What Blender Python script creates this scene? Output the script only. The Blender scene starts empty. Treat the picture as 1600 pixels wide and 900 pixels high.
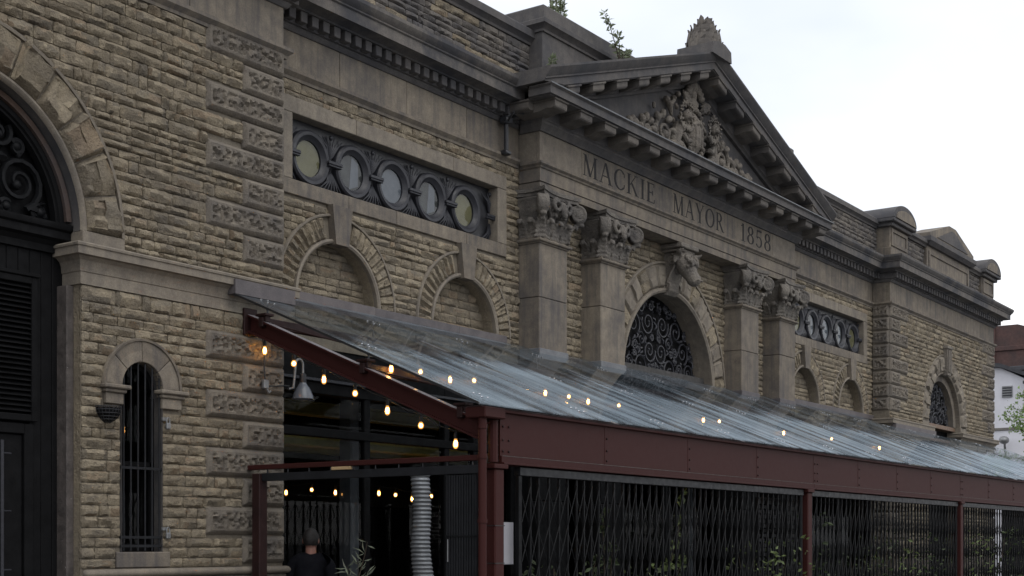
import bpy, bmesh, math, random
import numpy as np
from mathutils import Vector, noise, Matrix

R = math.radians
PI = math.pi
random.seed(7)
sc = bpy.context.scene
col = sc.collection

# ---------------------------------------------------------------- camera
EYE, DIST = 1.65, 10.0
HEAD = math.atan(1495.0 / 2133.0)          # angle between the lens axis and the facade
cam_d = bpy.data.cameras.new("camera")
cam = bpy.data.objects.new("camera", cam_d)
col.objects.link(cam)
cam.location = (0, -DIST, EYE)
cam.rotation_euler = (R(90), 0, HEAD - R(90))
cam_d.sensor_width = 36.0
cam_d.lens = 36.0 * 2133.0 / 1600.0
cam_d.shift_y = (848.0 - 450.0) / 1600.0
cam_d.clip_start = 0.1
cam_d.clip_end = 3000
sc.camera = cam

# ---------------------------------------------------------------- sky, sun, exposure
world = bpy.data.worlds.new("World")
sc.world = world
world.use_nodes = True
wn, wl = world.node_tree.nodes, world.node_tree.links
wn.clear()
SUN_EL, SUN_ROT = R(52), R(200)
w_out = wn.new("ShaderNodeOutputWorld")
sky = wn.new("ShaderNodeTexSky")
sky.sky_type = 'NISHITA'
sky.sun_disc = False
sky.sun_elevation = SUN_EL
sky.sun_rotation = SUN_ROT
sky.dust_density = 4.0
bg_sky = wn.new("ShaderNodeBackground")
bg_sky.inputs[1].default_value = 0.05
wl.new(sky.outputs[0], bg_sky.inputs[0])
w_tc = wn.new("ShaderNodeTexCoord")
w_map = wn.new("ShaderNodeMapping")
w_map.inputs['Scale'].default_value = (1.0, 1.0, 2.4)
w_noise = wn.new("ShaderNodeTexNoise")
w_noise.inputs['Scale'].default_value = 1.7
w_noise.inputs['Detail'].default_value = 5.0
w_ramp = wn.new("ShaderNodeValToRGB")
w_ramp.color_ramp.elements[0].position = 0.30
w_ramp.color_ramp.elements[0].color = (0.64, 0.69, 0.79, 1)
w_ramp.color_ramp.elements[1].position = 0.60
w_ramp.color_ramp.elements[1].color = (0.985, 0.985, 1.0, 1)
bg_cloud = wn.new("ShaderNodeBackground")
bg_cloud.inputs[1].default_value = 0.98
wl.new(w_tc.outputs['Generated'], w_map.inputs[0])
wl.new(w_map.outputs[0], w_noise.inputs['Vector'])
wl.new(w_noise.outputs['Fac'], w_ramp.inputs[0])
wl.new(w_ramp.outputs[0], bg_cloud.inputs[0])
w_mix = wn.new("ShaderNodeMixShader")
w_mix.inputs[0].default_value = 0.88
wl.new(bg_sky.outputs[0], w_mix.inputs[1])
wl.new(bg_cloud.outputs[0], w_mix.inputs[2])
wl.new(w_mix.outputs[0], w_out.inputs[0])

sun_d = bpy.data.lights.new("sun", 'SUN')
sun_d.energy = 0.5
sun_d.angle = R(40)
sun_d.color = (1.0, 0.97, 0.93)
sun = bpy.data.objects.new("sun", sun_d)
col.objects.link(sun)
_sd = Vector((math.sin(SUN_ROT) * math.cos(SUN_EL), math.cos(SUN_ROT) * math.cos(SUN_EL), math.sin(SUN_EL)))
sun.rotation_euler = _sd.to_track_quat('Z', 'Y').to_euler()
sun.location = _sd * 60

sc.view_settings.view_transform = 'Standard'
sc.view_settings.look = 'None'
sc.view_settings.exposure = 0.60
sc.view_settings.gamma = 1.0
sc.view_settings.use_curve_mapping = False
sc.render.engine = 'CYCLES'
sc.cycles.max_bounces = 7
sc.cycles.transparent_max_bounces = 24
sc.cycles.sample_clamp_indirect = 4.0

# ---------------------------------------------------------------- helpers
WLOC = {}


class MB:
    """collects verts and faces of one mesh"""

    def __init__(s):
        s.v, s.f, s.m = [], [], []

    def add(s, vs, fs, mi=0):
        o = len(s.v)
        s.v.extend(tuple(v) for v in vs)
        s.f.extend(tuple(i + o for i in f) for f in fs)
        s.m.extend([mi] * len(fs))
        return s

    def box(s, x0, x1, y0, y1, z0, z1, mi=0):
        if x0 > x1: x0, x1 = x1, x0
        if y0 > y1: y0, y1 = y1, y0
        if z0 > z1: z0, z1 = z1, z0
        vs = [(x, y, z) for x in (x0, x1) for y in (y0, y1) for z in (z0, z1)]
        fs = [(0, 1, 3, 2), (4, 6, 7, 5), (0, 4, 5, 1), (2, 3, 7, 6), (0, 2, 6, 4), (1, 5, 7, 3)]
        return s.add(vs, fs, mi)

    def bbox(s, x0, x1, y0, y1, z0, z1, b=0.01, mi=0):
        """box with chamfered edges"""
        if x0 > x1: x0, x1 = x1, x0
        if y0 > y1: y0, y1 = y1, y0
        if z0 > z1: z0, z1 = z1, z0
        bm = bmesh.new()
        bmesh.ops.create_cube(bm, size=1)
        for v in bm.verts:
            v.co = Vector(((x0 + x1) / 2 + v.co.x * (x1 - x0), (y0 + y1) / 2 + v.co.y * (y1 - y0), (z0 + z1) / 2 + v.co.z * (z1 - z0)))
        b = min(b, (x1 - x0) * .4, (y1 - y0) * .4, (z1 - z0) * .4)
        bmesh.ops.bevel(bm, geom=bm.edges[:], offset=b, segments=1, affect='EDGES')
        return s.bm(bm, mi)

    def bm(s, bm, mi=0, M=None):
        bm.verts.index_update()
        vs = [(M @ v.co if M else v.co.copy()) for v in bm.verts]
        fs = [tuple(v.index for v in f.verts) for f in bm.faces]
        bm.free()
        return s.add(vs, fs, mi)

    def prism(s, poly, a, b, axis='y', mi=0):
        """extrude a 2-D polygon along an axis: y -> (x,z), x -> (y,z), z -> (x,y)"""
        n = len(poly)
        def P(p, t):
            return {'y': (p[0], t, p[1]), 'x': (t, p[0], p[1]), 'z': (p[0], p[1], t)}[axis]
        vs = [P(p, a) for p in poly] + [P(p, b) for p in poly]
        fs = [tuple(range(n)), tuple(range(2 * n - 1, n - 1, -1))]
        fs += [(i, (i + 1) % n, n + (i + 1) % n, n + i) for i in range(n)]
        return s.add(vs, fs, mi)

    def grid(s, fn, nu, nv, mi=0, wrap_u=False):
        vs = [fn(i / nu, j / nv) for i in range(nu + (0 if wrap_u else 1)) for j in range(nv + 1)]
        fs = []
        for i in range(nu):
            i2 = (i + 1) % nu if wrap_u else i + 1
            for j in range(nv):
                fs.append((i * (nv + 1) + j, i2 * (nv + 1) + j, i2 * (nv + 1) + j + 1, i * (nv + 1) + j + 1))
        return s.add(vs, fs, mi)

    def tube(s, pts, r, n=6, mi=0, cap=True):
        pts = [Vector(p) for p in pts]
        rs = r if isinstance(r, (list, tuple)) else [r] * len(pts)
        vs, fs = [], []
        prev = None
        for i, p in enumerate(pts):
            t = (pts[min(i + 1, len(pts) - 1)] - pts[max(i - 1, 0)])
            if t.length < 1e-9: t = Vector((0, 0, 1))
            t.normalize()
            if prev is None:
                a = Vector((0, 0, 1)) if abs(t.z) < .9 else Vector((1, 0, 0))
                u = t.cross(a).normalized()
            else:
                u = (prev - t * prev.dot(t))
                u = u.normalized() if u.length > 1e-6 else t.orthogonal().normalized()
            prev = u
            w = t.cross(u)
            for k in range(n):
                a = 2 * PI * (k + .5) / n
                vs.append(p + (u * math.cos(a) + w * math.sin(a)) * rs[i])
        for i in range(len(pts) - 1):
            for k in range(n):
                fs.append((i * n + k, i * n + (k + 1) % n, (i + 1) * n + (k + 1) % n, (i + 1) * n + k))
        if cap:
            fs.append(tuple(range(n - 1, -1, -1)))
            fs.append(tuple(range((len(pts) - 1) * n, len(pts) * n)))
        return s.add(vs, fs, mi)

    def lathe(s, prof, c, axis='z', n=14, mi=0):
        """prof: (radius, height) pairs"""
        vs, fs = [], []
        for (r, h) in prof:
            for k in range(n):
                a = 2 * PI * k / n
                x, y = r * math.cos(a), r * math.sin(a)
                p = {'z': (x, y, h), 'y': (x, h, y), 'x': (h, x, y)}[axis]
                vs.append((c[0] + p[0], c[1] + p[1], c[2] + p[2]))
        for i in range(len(prof) - 1):
            for k in range(n):
                fs.append((i * n + k, i * n + (k + 1) % n, (i + 1) * n + (k + 1) % n, (i + 1) * n + k))
        fs.append(tuple(range(n - 1, -1, -1)))
        fs.append(tuple(range((len(prof) - 1) * n, len(prof) * n)))
        return s.add(vs, fs, mi)

    def ball(s, c, r, rot=None, seg=10, ring=7, mi=0):
        r = r if isinstance(r, (tuple, list)) else (r, r, r)
        bm = bmesh.new()
        bmesh.ops.create_uvsphere(bm, u_segments=seg, v_segments=ring, radius=1)
        M = Matrix.Translation(c) @ (rot.to_4x4() if rot is not None else Matrix.Identity(4)) @ Matrix.Diagonal((r[0], r[1], r[2], 1))
        return s.bm(bm, mi, M)

    def sweep(s, prof, path, mi=0, segs=None):
        """prof (out, z) swept along a plan path with mitred corners; outward is to the right of travel (-y for +x)"""
        P = [Vector((p[0], p[1])) for p in path]
        nn = []
        for i in range(len(P) - 1):
            d = (P[i + 1] - P[i]).normalized()
            nn.append(Vector((d.y, -d.x)))
        vs = []
        for i, p in enumerate(P):
            if i == 0: m = nn[0]
            elif i == len(P) - 1: m = nn[-1]
            else: m = (nn[i - 1] + nn[i]) / (1 + nn[i - 1].dot(nn[i]))
            for (o, z) in prof:
                q = p + m * o
                vs.append((q.x, q.y, z))
        k = len(prof)
        fs = []
        for i in range(len(P) - 1):
            for j in range(k - 1):
                fs.append((i * k + j, (i + 1) * k + j, (i + 1) * k + j + 1, i * k + j + 1))
        fs.append(tuple(range(k)))
        fs.append(tuple(range((len(P) - 1) * k + k - 1, (len(P) - 1) * k - 1, -1)))
        return s.add(vs, fs, mi)

    def ring(s, prof, cx, cz, a0=0, a1=180, n=40, mi=0):
        """prof (radius, y) swept round an arch in the x-z plane; angle 0 is +x, 90 is up"""
        k = len(prof)
        vs = []
        for i in range(n + 1):
            a = R(a0 + (a1 - a0) * i / n)
            for (r, y) in prof:
                vs.append((cx + r * math.cos(a), y, cz + r * math.sin(a)))
        fs = []
        for i in range(n):
            for j in range(k - 1):
                fs.append((i * k + j, (i + 1) * k + j, (i + 1) * k + j + 1, i * k + j + 1))
        return s.add(vs, fs, mi)


def link(o, parent=None, wloc=(0, 0, 0)):
    col.objects.link(o)
    WLOC[o.name] = Vector(wloc)
    if parent is not None:
        o.parent = parent
        o.location = Vector(wloc) - WLOC[parent.name]
    else:
        o.location = wloc
    return o


def mesh_of(mb, name, mats, smooth=None):
    """mesh with its origin at the base of the bounding box; returns (mesh, origin)"""
    a = np.array(mb.v, dtype=float)
    lo, hi = a.min(0), a.max(0)
    org = np.array([(lo[0] + hi[0]) / 2, (lo[1] + hi[1]) / 2, lo[2]])
    me = bpy.data.meshes.new(name)
    me.from_pydata((a - org).tolist(), [], mb.f)
    for m in (mats if isinstance(mats, (list, tuple)) else [mats]):
        me.materials.append(m)
    if any(mb.m):
        me.polygons.foreach_set('material_index', mb.m)
    if smooth:
        me.polygons.foreach_set('use_smooth', [True] * len(me.polygons))
        try: me.set_sharp_from_angle(angle=R(smooth))
        except Exception: pass
    me.update()
    return me, Vector(org)


def obj(name, mb, mats, parent=None, smooth=None, kind=None, fix=True):
    me, org = mesh_of(mb, name, mats, smooth)
    if fix and len(mb.f) < 60000:
        bm = bmesh.new(); bm.from_mesh(me)
        bmesh.ops.recalc_face_normals(bm, faces=bm.faces[:])
        bm.to_mesh(me); bm.free()
        if smooth:
            try: me.set_sharp_from_angle(angle=R(smooth))
            except Exception: pass
    o = bpy.data.objects.new(name, me)
    link(o, parent, org)
    if kind: o['kind'] = kind
    return o


def inst(name, me, parent, loc, rot=(0, 0, 0), scale=(1, 1, 1)):
    o = bpy.data.objects.new(name, me)
    link(o, parent, loc)
    o.rotation_euler = rot
    o.scale = scale
    return o


def tag(o, label=None, cat=None, group=None, kind=None):
    if label: o['label'] = label
    if cat: o['category'] = cat
    if group: o['group'] = group
    if kind: o['kind'] = kind
    return o


def thing(name, loc, label, cat, group=None):
    o = bpy.data.objects.new(name, None)
    o.empty_display_size = .3
    link(o, None, loc)
    return tag(o, label, cat, group)


def part(name, parent, wloc):
    """an Empty part that carries sub-parts"""
    o = bpy.data.objects.new(name, None)
    o.empty_display_size = .1
    return link(o, parent, wloc)


def remesh(o, vox=.012, smooth=2):
    m = o.modifiers.new('weld', 'REMESH'); m.mode = 'VOXEL'; m.voxel_size = vox; m.use_smooth_shade = True
    if smooth:
        k = o.modifiers.new('soft', 'SMOOTH'); k.iterations = smooth; k.factor = .5
    return o


# ---------------------------------------------------------------- materials
def new_mat(name):
    m = bpy.data.materials.new(name)
    m.use_nodes = True
    nt = m.node_tree
    return m, nt.nodes, nt.links, nt.nodes['Principled BSDF']


def val(nodes, links, kind, **kw):
    n = nodes.new(kind)
    for k, v in kw.items():
        n.inputs[k].default_value = v
    return n


def mixrgb(n, l, fac, a, b, mode='MIX'):
    m = n.new('ShaderNodeMix'); m.data_type = 'RGBA'; m.blend_type = mode; m.clamp_factor = True
    for i, v in ((0, fac), (6, a), (7, b)):
        if isinstance(v, (int, float)): m.inputs[i].default_value = v
        elif isinstance(v, tuple): m.inputs[i].default_value = (*v[:3], 1)
        else: l.new(v, m.inputs[i])
    return m.outputs[2]


def ramp(n, l, src, p0, p1, c0=(0, 0, 0, 1), c1=(1, 1, 1, 1)):
    r = n.new('ShaderNodeValToRGB')
    r.color_ramp.elements[0].position, r.color_ramp.elements[0].color = p0, c0
    r.color_ramp.elements[1].position, r.color_ramp.elements[1].color = p1, c1
    l.new(src, r.inputs[0])
    return r.outputs[0]


def wpos(n, l, scale=(1, 1, 1)):
    g = n.new('ShaderNodeNewGeometry')
    mp = n.new('ShaderNodeMapping')
    mp.inputs['Scale'].default_value = scale
    l.new(g.outputs['Position'], mp.inputs[0])
    return mp.outputs[0], g


def tex_noise(n, l, vec, scale, detail=4, rough=.55):
    t = n.new('ShaderNodeTexNoise')
    t.inputs['Scale'].default_value = scale
    t.inputs['Detail'].default_value = detail
    t.inputs['Roughness'].default_value = rough
    l.new(vec, t.inputs['Vector'])
    return t.outputs['Fac']


def stone(name, c1, c2, soot_c=(.055, .055, .062), soot=(.55, .75), soot_k=.8, bump=.5, fine=90, coarse=22, streak=0.0, rough=.85, bdist=.02, odd=0.0):
    m, n, l, b = new_mat(name)
    v, g = wpos(n, l)
    oi = n.new('ShaderNodeObjectInfo')
    ad = n.new('ShaderNodeMath'); ad.operation = 'ADD'
    l.new(g.outputs['Random Per Island'], ad.inputs[0]); l.new(oi.outputs['Random'], ad.inputs[1])
    fr = n.new('ShaderNodeMath'); fr.operation = 'FRACT'; l.new(ad.outputs[0], fr.inputs[0])
    c = mixrgb(n, l, fr.outputs[0], c1, c2)
    if odd > 0:      # now and then a block of another bed: grey or rusty
        o1 = n.new('ShaderNodeMath'); o1.operation = 'MULTIPLY'; o1.inputs[1].default_value = 37.7; l.new(fr.outputs[0], o1.inputs[0])
        o2 = n.new('ShaderNodeMath'); o2.operation = 'FRACT'; l.new(o1.outputs[0], o2.inputs[0])
        gk = ramp(n, l, o2.outputs[0], .80, .84, (0, 0, 0, 1), (odd, odd, odd, 1))
        c = mixrgb(n, l, gk, c, (.115, .108, .098))
        rk = ramp(n, l, o2.outputs[0], .05, .08, (odd, odd, odd, 1), (0, 0, 0, 1))
        c = mixrgb(n, l, rk, c, (.27, .19, .125))
    mot = ramp(n, l, tex_noise(n, l, v, 7, 5, .65), .25, .75, (.66, .65, .66, 1), (1.18, 1.16, 1.10, 1))
    c = mixrgb(n, l, 1.0, c, mot, 'MULTIPLY')
    gr = ramp(n, l, tex_noise(n, l, v, 75, 3, .7), .3, .7, (.78, .78, .78, 1), (1.16, 1.16, 1.16, 1))
    c = mixrgb(n, l, 1.0, c, gr, 'MULTIPLY')
    sm = ramp(n, l, tex_noise(n, l, v, 1.1, 6, .68), soot[0], soot[1])
    sf = n.new('ShaderNodeMath'); sf.operation = 'MULTIPLY'; sf.inputs[1].default_value = soot_k; l.new(sm, sf.inputs[0])
    c = mixrgb(n, l, sf.outputs[0], c, soot_c)
    if streak > 0:
        vs, _ = wpos(n, l, (7, 7, .55))
        st = ramp(n, l, tex_noise(n, l, vs, 1.6, 5, .6), .45, .72)
        s2 = n.new('ShaderNodeMath'); s2.operation = 'MULTIPLY'; s2.inputs[1].default_value = streak; l.new(st, s2.inputs[0])
        c = mixrgb(n, l, s2.outputs[0], c, soot_c)
    l.new(c, b.inputs['Base Color'])
    b.inputs['Roughness'].default_value = rough
    b.inputs['Specular IOR Level'].default_value = .3
    h1 = tex_noise(n, l, v, coarse, 5, .62)
    h2 = tex_noise(n, l, v, fine, 4, .6)
    hm = n.new('ShaderNodeMath'); hm.operation = 'MULTIPLY_ADD'; hm.inputs[1].default_value = .35
    l.new(h2, hm.inputs[0]); l.new(h1, hm.inputs[2])
    bp = n.new('ShaderNodeBump'); bp.inputs['Strength'].default_value = bump; bp.inputs['Distance'].default_value = bdist
    l.new(hm.outputs[0], bp.inputs['Height']); l.new(bp.outputs[0], b.inputs['Normal'])
    return m


def paint(name, c, rough=.45, var=.25, bump=.12, spec=.5, metal=0.0, wear=None, scale=6, rvar=.28):
    m, n, l, b = new_mat(name)
    v, g = wpos(n, l)
    nz = tex_noise(n, l, v, scale, 5, .65)
    lo = tuple(max(0, x * (1 - var)) for x in c) + (1,)
    hi = tuple(x * (1 + var) for x in c) + (1,)
    cc = ramp(n, l, nz, .3, .7, lo, hi)
    if wear:
        wm = ramp(n, l, tex_noise(n, l, v, 38, 6, .7), .66, .72)
        cc = mixrgb(n, l, wm, cc, wear)
    l.new(cc, b.inputs['Base Color'])
    rr = ramp(n, l, tex_noise(n, l, v, 14, 4, .6), .3, .7, (rough * (1 - rvar),) * 3 + (1,), (min(1, rough * (1 + rvar)),) * 3 + (1,))
    l.new(rr, b.inputs['Roughness'])
    b.inputs['Metallic'].default_value = metal
    b.inputs['Specular IOR Level'].default_value = spec
    bp = n.new('ShaderNodeBump'); bp.inputs['Strength'].default_value = bump; bp.inputs['Distance'].default_value = .01
    l.new(tex_noise(n, l, v, 45, 4, .6), bp.inputs['Height']); l.new(bp.outputs[0], b.inputs['Normal'])
    return m


def emit(name, c, k):
    m, n, l, b = new_mat(name)
    b.inputs['Base Color'].default_value = (*c, 1)
    b.inputs['Emission Color'].default_value = (*c, 1)
    b.inputs['Emission Strength'].default_value = k
    return m


def schlick(n, l, k, f0=.04):
    """two-sided Fresnel reflectance of a thin sheet"""
    lw = n.new('ShaderNodeLayerWeight'); lw.inputs['Blend'].default_value = .5
    pw = n.new('ShaderNodeMath'); pw.operation = 'POWER'; pw.inputs[1].default_value = 5.0
    l.new(lw.outputs['Facing'], pw.inputs[0])
    ma = n.new('ShaderNodeMath'); ma.operation = 'MULTIPLY_ADD'; ma.inputs[1].default_value = (1 - f0) * k; ma.inputs[2].default_value = f0 * k * 1.6; ma.use_clamp = True
    l.new(pw.outputs[0], ma.inputs[0])
    return ma.outputs[0]


def clear_glass(name, tint=(.9, .93, .93), rough=.02, ior=1.5, boost=1.0):
    m, n, l, b = new_mat(name)
    out = n['Material Output']
    tr = n.new('ShaderNodeBsdfTransparent'); tr.inputs[0].default_value = (*tint, 1)
    gl = n.new('ShaderNodeBsdfGlossy'); gl.inputs['Roughness'].default_value = rough
    mx = n.new('ShaderNodeMixShader')
    l.new(schlick(n, l, boost), mx.inputs[0]); l.new(tr.outputs[0], mx.inputs[1]); l.new(gl.outputs[0], mx.inputs[2])
    l.new(mx.outputs[0], out.inputs[0])
    return m


def wet_glass(name):
    """canopy glass: a clear mirror-like sheet; away from the shelter of the cornice a film of rain scatters the sky"""
    m, n, l, b = new_mat(name)
    out = n['Material Output']
    def mth(op, a, c=None, d=None):
        q = n.new('ShaderNodeMath'); q.operation = op
        for i, x in enumerate((a, c, d)):
            if x is None: continue
            if isinstance(x, (int, float)): q.inputs[i].default_value = x
            else: l.new(x, q.inputs[i])
        return q.outputs[0]
    v, g = wpos(n, l, (1.15, .13, .13))
    st = tex_noise(n, l, v, 3.0, 6, .58)
    v2, _ = wpos(n, l)
    dr = tex_noise(n, l, v2, 60, 3, .6)
    big = tex_noise(n, l, v2, .8, 4, .55)
    sx = n.new('ShaderNodeSeparateXYZ'); l.new(g.outputs['Position'], sx.inputs[0])
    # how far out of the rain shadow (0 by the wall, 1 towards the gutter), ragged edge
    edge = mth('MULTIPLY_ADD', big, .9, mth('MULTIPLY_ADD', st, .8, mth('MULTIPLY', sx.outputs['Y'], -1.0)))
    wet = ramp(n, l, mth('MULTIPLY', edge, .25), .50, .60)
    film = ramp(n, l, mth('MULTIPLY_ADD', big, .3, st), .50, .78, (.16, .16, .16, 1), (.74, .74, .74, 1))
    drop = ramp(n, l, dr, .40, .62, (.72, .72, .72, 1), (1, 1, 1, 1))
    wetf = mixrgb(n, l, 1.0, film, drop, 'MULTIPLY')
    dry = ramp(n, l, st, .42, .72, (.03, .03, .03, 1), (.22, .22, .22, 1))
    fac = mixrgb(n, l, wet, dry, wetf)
    tr = n.new('ShaderNodeBsdfTransparent'); tr.inputs[0].default_value = (.84, .88, .90, 1)
    g0 = n.new('ShaderNodeBsdfGlossy'); g0.inputs['Roughness'].default_value = .03
    base = n.new('ShaderNodeMixShader'); l.new(schlick(n, l, .7), base.inputs[0])
    l.new(tr.outputs[0], base.inputs[1]); l.new(g0.outputs[0], base.inputs[2])
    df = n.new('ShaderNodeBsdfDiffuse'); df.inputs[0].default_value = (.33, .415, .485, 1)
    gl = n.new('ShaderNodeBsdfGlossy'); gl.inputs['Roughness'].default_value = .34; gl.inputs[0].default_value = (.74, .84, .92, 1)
    bp = n.new('ShaderNodeBump'); bp.inputs['Strength'].default_value = .4; bp.inputs['Distance'].default_value = .01
    l.new(dr, bp.inputs['Height']); l.new(bp.outputs[0], gl.inputs['Normal'])
    film_sh = n.new('ShaderNodeMixShader'); film_sh.inputs[0].default_value = .4
    l.new(df.outputs[0], film_sh.inputs[1]); l.new(gl.outputs[0], film_sh.inputs[2])
    mx = n.new('ShaderNodeMixShader')
    l.new(fac, mx.inputs[0]); l.new(base.outputs[0], mx.inputs[1]); l.new(film_sh.outputs[0], mx.inputs[2])
    l.new(mx.outputs[0], out.inputs[0])
    return m


def leafmat(name, c):
    m, n, l, b = new_mat(name)
    g = n.new('ShaderNodeNewGeometry')
    cc = mixrgb(n, l, g.outputs['Random Per Island'], tuple(x * .6 for x in c), tuple(min(1, x * 1.5) for x in c))
    l.new(cc, b.inputs['Base Color'])
    b.inputs['Roughness'].default_value = .5
    out = n['Material Output']
    tl = n.new('ShaderNodeBsdfTranslucent'); l.new(cc, tl.inputs[0])
    mx = n.new('ShaderNodeMixShader'); mx.inputs[0].default_value = .3
    l.new(b.outputs[0], mx.inputs[1]); l.new(tl.outputs[0], mx.inputs[2]); l.new(mx.outputs[0], out.inputs[0])
    return m


M = {}
M['rubble'] = stone('rubble_stone', (.318, .274, .204), (.192, .163, .120), soot=(.52, .78), soot_k=.50, odd=.35, bump=1.0, coarse=30, bdist=.03)
M['mortar'] = stone('mortar', (.19, .168, .135), (.19, .168, .135), soot=(.6, .8), soot_k=.5, bump=.5)
M['rubble_grey'] = stone('weathered_rubble', (.185, .168, .148), (.115, .106, .100), soot=(.43, .64), soot_k=.8, bump=.75, bdist=.022)
M['quoin'] = stone('quoin_stone', (.215, .190, .158), (.158, .140, .118), soot=(.50, .72), soot_k=.65, bump=.7, coarse=40, streak=.25)
M['ashlar'] = stone('ashlar_stone', (.225, .196, .158), (.172, .149, .122), soot=(.46, .70), soot_k=.62, bump=.3, coarse=26, streak=.6, bdist=.008)
M['ashlar_warm'] = stone('warm_ashlar', (.232, .206, .170), (.202, .178, .148), soot=(.56, .78), soot_k=.5, bump=.25, coarse=30, streak=.25, bdist=.008)
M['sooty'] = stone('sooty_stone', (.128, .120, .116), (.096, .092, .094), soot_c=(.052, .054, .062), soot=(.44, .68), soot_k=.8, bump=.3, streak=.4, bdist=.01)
M['corona'] = stone('worn_cornice_stone', (.150, .138, .128), (.105, .100, .098), soot_c=(.046, .048, .056), soot=(.47, .60), soot_k=.85, bump=.3, streak=.4, bdist=.01)
M['carved'] = stone('carved_stone', (.220, .200, .176), (.205, .184, .160), soot_c=(.050, .049, .050), soot=(.47, .70), soot_k=.75, bump=.9, coarse=34, bdist=.03)
M['carved_grey'] = stone('carved_grey_stone', (.20, .185, .165), (.18, .165, .15), soot_c=(.045, .045, .048), soot=(.46, .68), soot_k=.85, bump=.9, coarse=38, bdist=.025)
M['black'] = paint('black_paint', (.0068, .0069, .0075), .65, .3, .15, spec=.08)
M['iron'] = paint('blue_grey_iron_paint', (.021, .022, .028), .45, .25, .15, spec=.4)
M['iron_dark'] = paint('dark_iron', (.022, .023, .027), .4, .3, .2)
M['maroon'] = paint('maroon_steel_paint', (.037, .0098, .0086), .6, .05, .0, scale=.5, spec=.16, rvar=.04)
M['maroon_dark'] = paint('maroon_brown_paint', (.022, .0095, .009), .55, .3, .12, spec=.2)
M['gate'] = paint('charcoal_gate_paint', (.0055, .006, .007), .6, .3, .1, spec=.15)
M['track'] = paint('slate_track_paint', (.0125, .0135, .016), .5, .25, .1, spec=.25)
M['lead'] = stone('lead_flashing', (.125, .112, .115), (.10, .092, .098), soot=(.5, .7), soot_k=.5, bump=.15, rough=.6, bdist=.006)
M['lead_blue'] = stone('blue_lead', (.17, .18, .195), (.14, .15, .165), soot=(.55, .75), soot_k=.4, bump=.12, rough=.5, bdist=.006)
M['timber'] = stone('old_brown_timber', (.085, .055, .040), (.07, .045, .034), soot=(.45, .7), soot_k=.7, bump=.3)
M['flaking'] = paint('flaking_paint_jamb', (.070, .060, .055), .7, .45, .5, wear=(.36, .35, .34), scale=9)
M['glass_canopy'] = wet_glass('rainy_canopy_glass')
M['glass_dark'] = clear_glass('shopfront_glass', (.62, .64, .64), .02, 1.5, .20)
M['glass_window'] = clear_glass('window_glass', (.80, .83, .82), .03, 1.5, .8)
M['interior'] = paint('dark_interior_wall', (.05, .048, .046), .8, .3, .1)
M['blind_ochre'] = paint('ochre_room_wall', (.155, .138, .068), .8, .15, .05)
M['blind_grey'] = paint('grey_room_wall', (.05, .05, .052), .8, .3, .05)
M['blind_blue'] = paint('pale_blue_blind', (.13, .14, .17), .7, .1, .05)  # pale blue paints in the sky reflected by the panes
M['mustard'] = paint('mustard_steel_paint', (.46, .43, .15), .5, .2, .1)
M['column_white'] = paint('pale_grey_column', (.20, .21, .235), .7, .15, .1)
M['filament'] = emit('lit_filament', (1.0, .62, .24), 26.0)
M['bulb_glow'] = None
M['socket'] = paint('black_bulb_socket', (.012, .012, .013), .5, .2, .1)
M['enamel'] = paint('grey_enamel', (.105, .115, .135), .22, .15, .05, spec=.6)
M['galv'] = paint('galvanised_steel', (.22, .225, .23), .45, .2, .2, metal=.5)
M['silver'] = paint('silver_foil', (.28, .29, .305), .5, .3, .4, metal=.35)
M['white_board'] = paint('white_board', (.33, .33, .36), .5, .06, .05)
M['letter'] = stone('dark_incised_letter', (.026, .025, .027), (.030, .029, .030), soot_k=.3, bump=.2)
M['leaf'] = leafmat('shrub_leaf', (.105, .14, .05))
M['leaf_grey'] = leafmat('grey_green_leaf', (.24, .27, .20))
M['leaf_dark'] = leafmat('dark_ivy_leaf', (.038, .055, .022))
M['leaf_tree'] = leafmat('street_tree_leaf', (.17, .25, .08))
M['leaf_sap'] = leafmat('sapling_leaf', (.17, .20, .12))
M['bark'] = stone('bark', (.07, .055, .042), (.06, .048, .036), soot_k=.4, bump=.8)
M['render_white'] = paint('white_render', (.62, .62, .66), .8, .08, .1, scale=1)
M['dark_floor'] = stone('dark_terrace', (.03, .03, .032), (.024, .024, .026), soot_k=.3, bump=.3, rough=.6)
M['slate'] = stone('slate_roof', (.075, .078, .088), (.055, .058, .066), soot_k=.3, bump=.3)
M['brick_red'] = stone('red_brick', (.15, .080, .070), (.10, .062, .058), soot_c=(.055, .045, .045), soot=(.42, .6), soot_k=.7, bump=.4)
M['asphalt'] = stone('asphalt', (.055, .055, .057), (.045, .045, .047), soot_k=.3, bump=.4, fine=160, rough=.5)
M['paving'] = stone('paving_flag', (.20, .19, .175), (.16, .15, .14), soot_k=.4, bump=.3, rough=.55)
M['cloth'] = paint('navy_jacket_cloth', (.0055, .006, .0085), .95, .2, .3, spec=.1)
M['cloth2'] = paint('black_coat_cloth', (.0045, .0045, .005), .95, .2, .3, spec=.1)
M['skin'] = paint('skin', (.24, .12, .09), .55, .1, .05)
M['hair'] = paint('dark_hair', (.007, .0055, .005), .7, .3, .8, scale=60)
M['cap'] = paint('grey_cap', (.022, .022, .024), .8, .1, .2)
M['white_line'] = paint('road_paint', (.55, .55, .53), .7, .2, .2)
M['wet_maroon'] = paint('pale_capping_strip', (.26, .235, .245), .35, .2, .05, spec=.6)  # pale tone paints in the sky reflected by the wet flange
M['modillion'] = stone('sooty_modillion', (.150, .136, .122), (.108, .099, .092), soot_c=(.036, .037, .043), soot=(.46, .70), soot_k=.75, bump=.35, bdist=.01)
M['sill_brown'] = paint('brown_timber_sill', (.15, .095, .062), .6, .2, .1)
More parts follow.
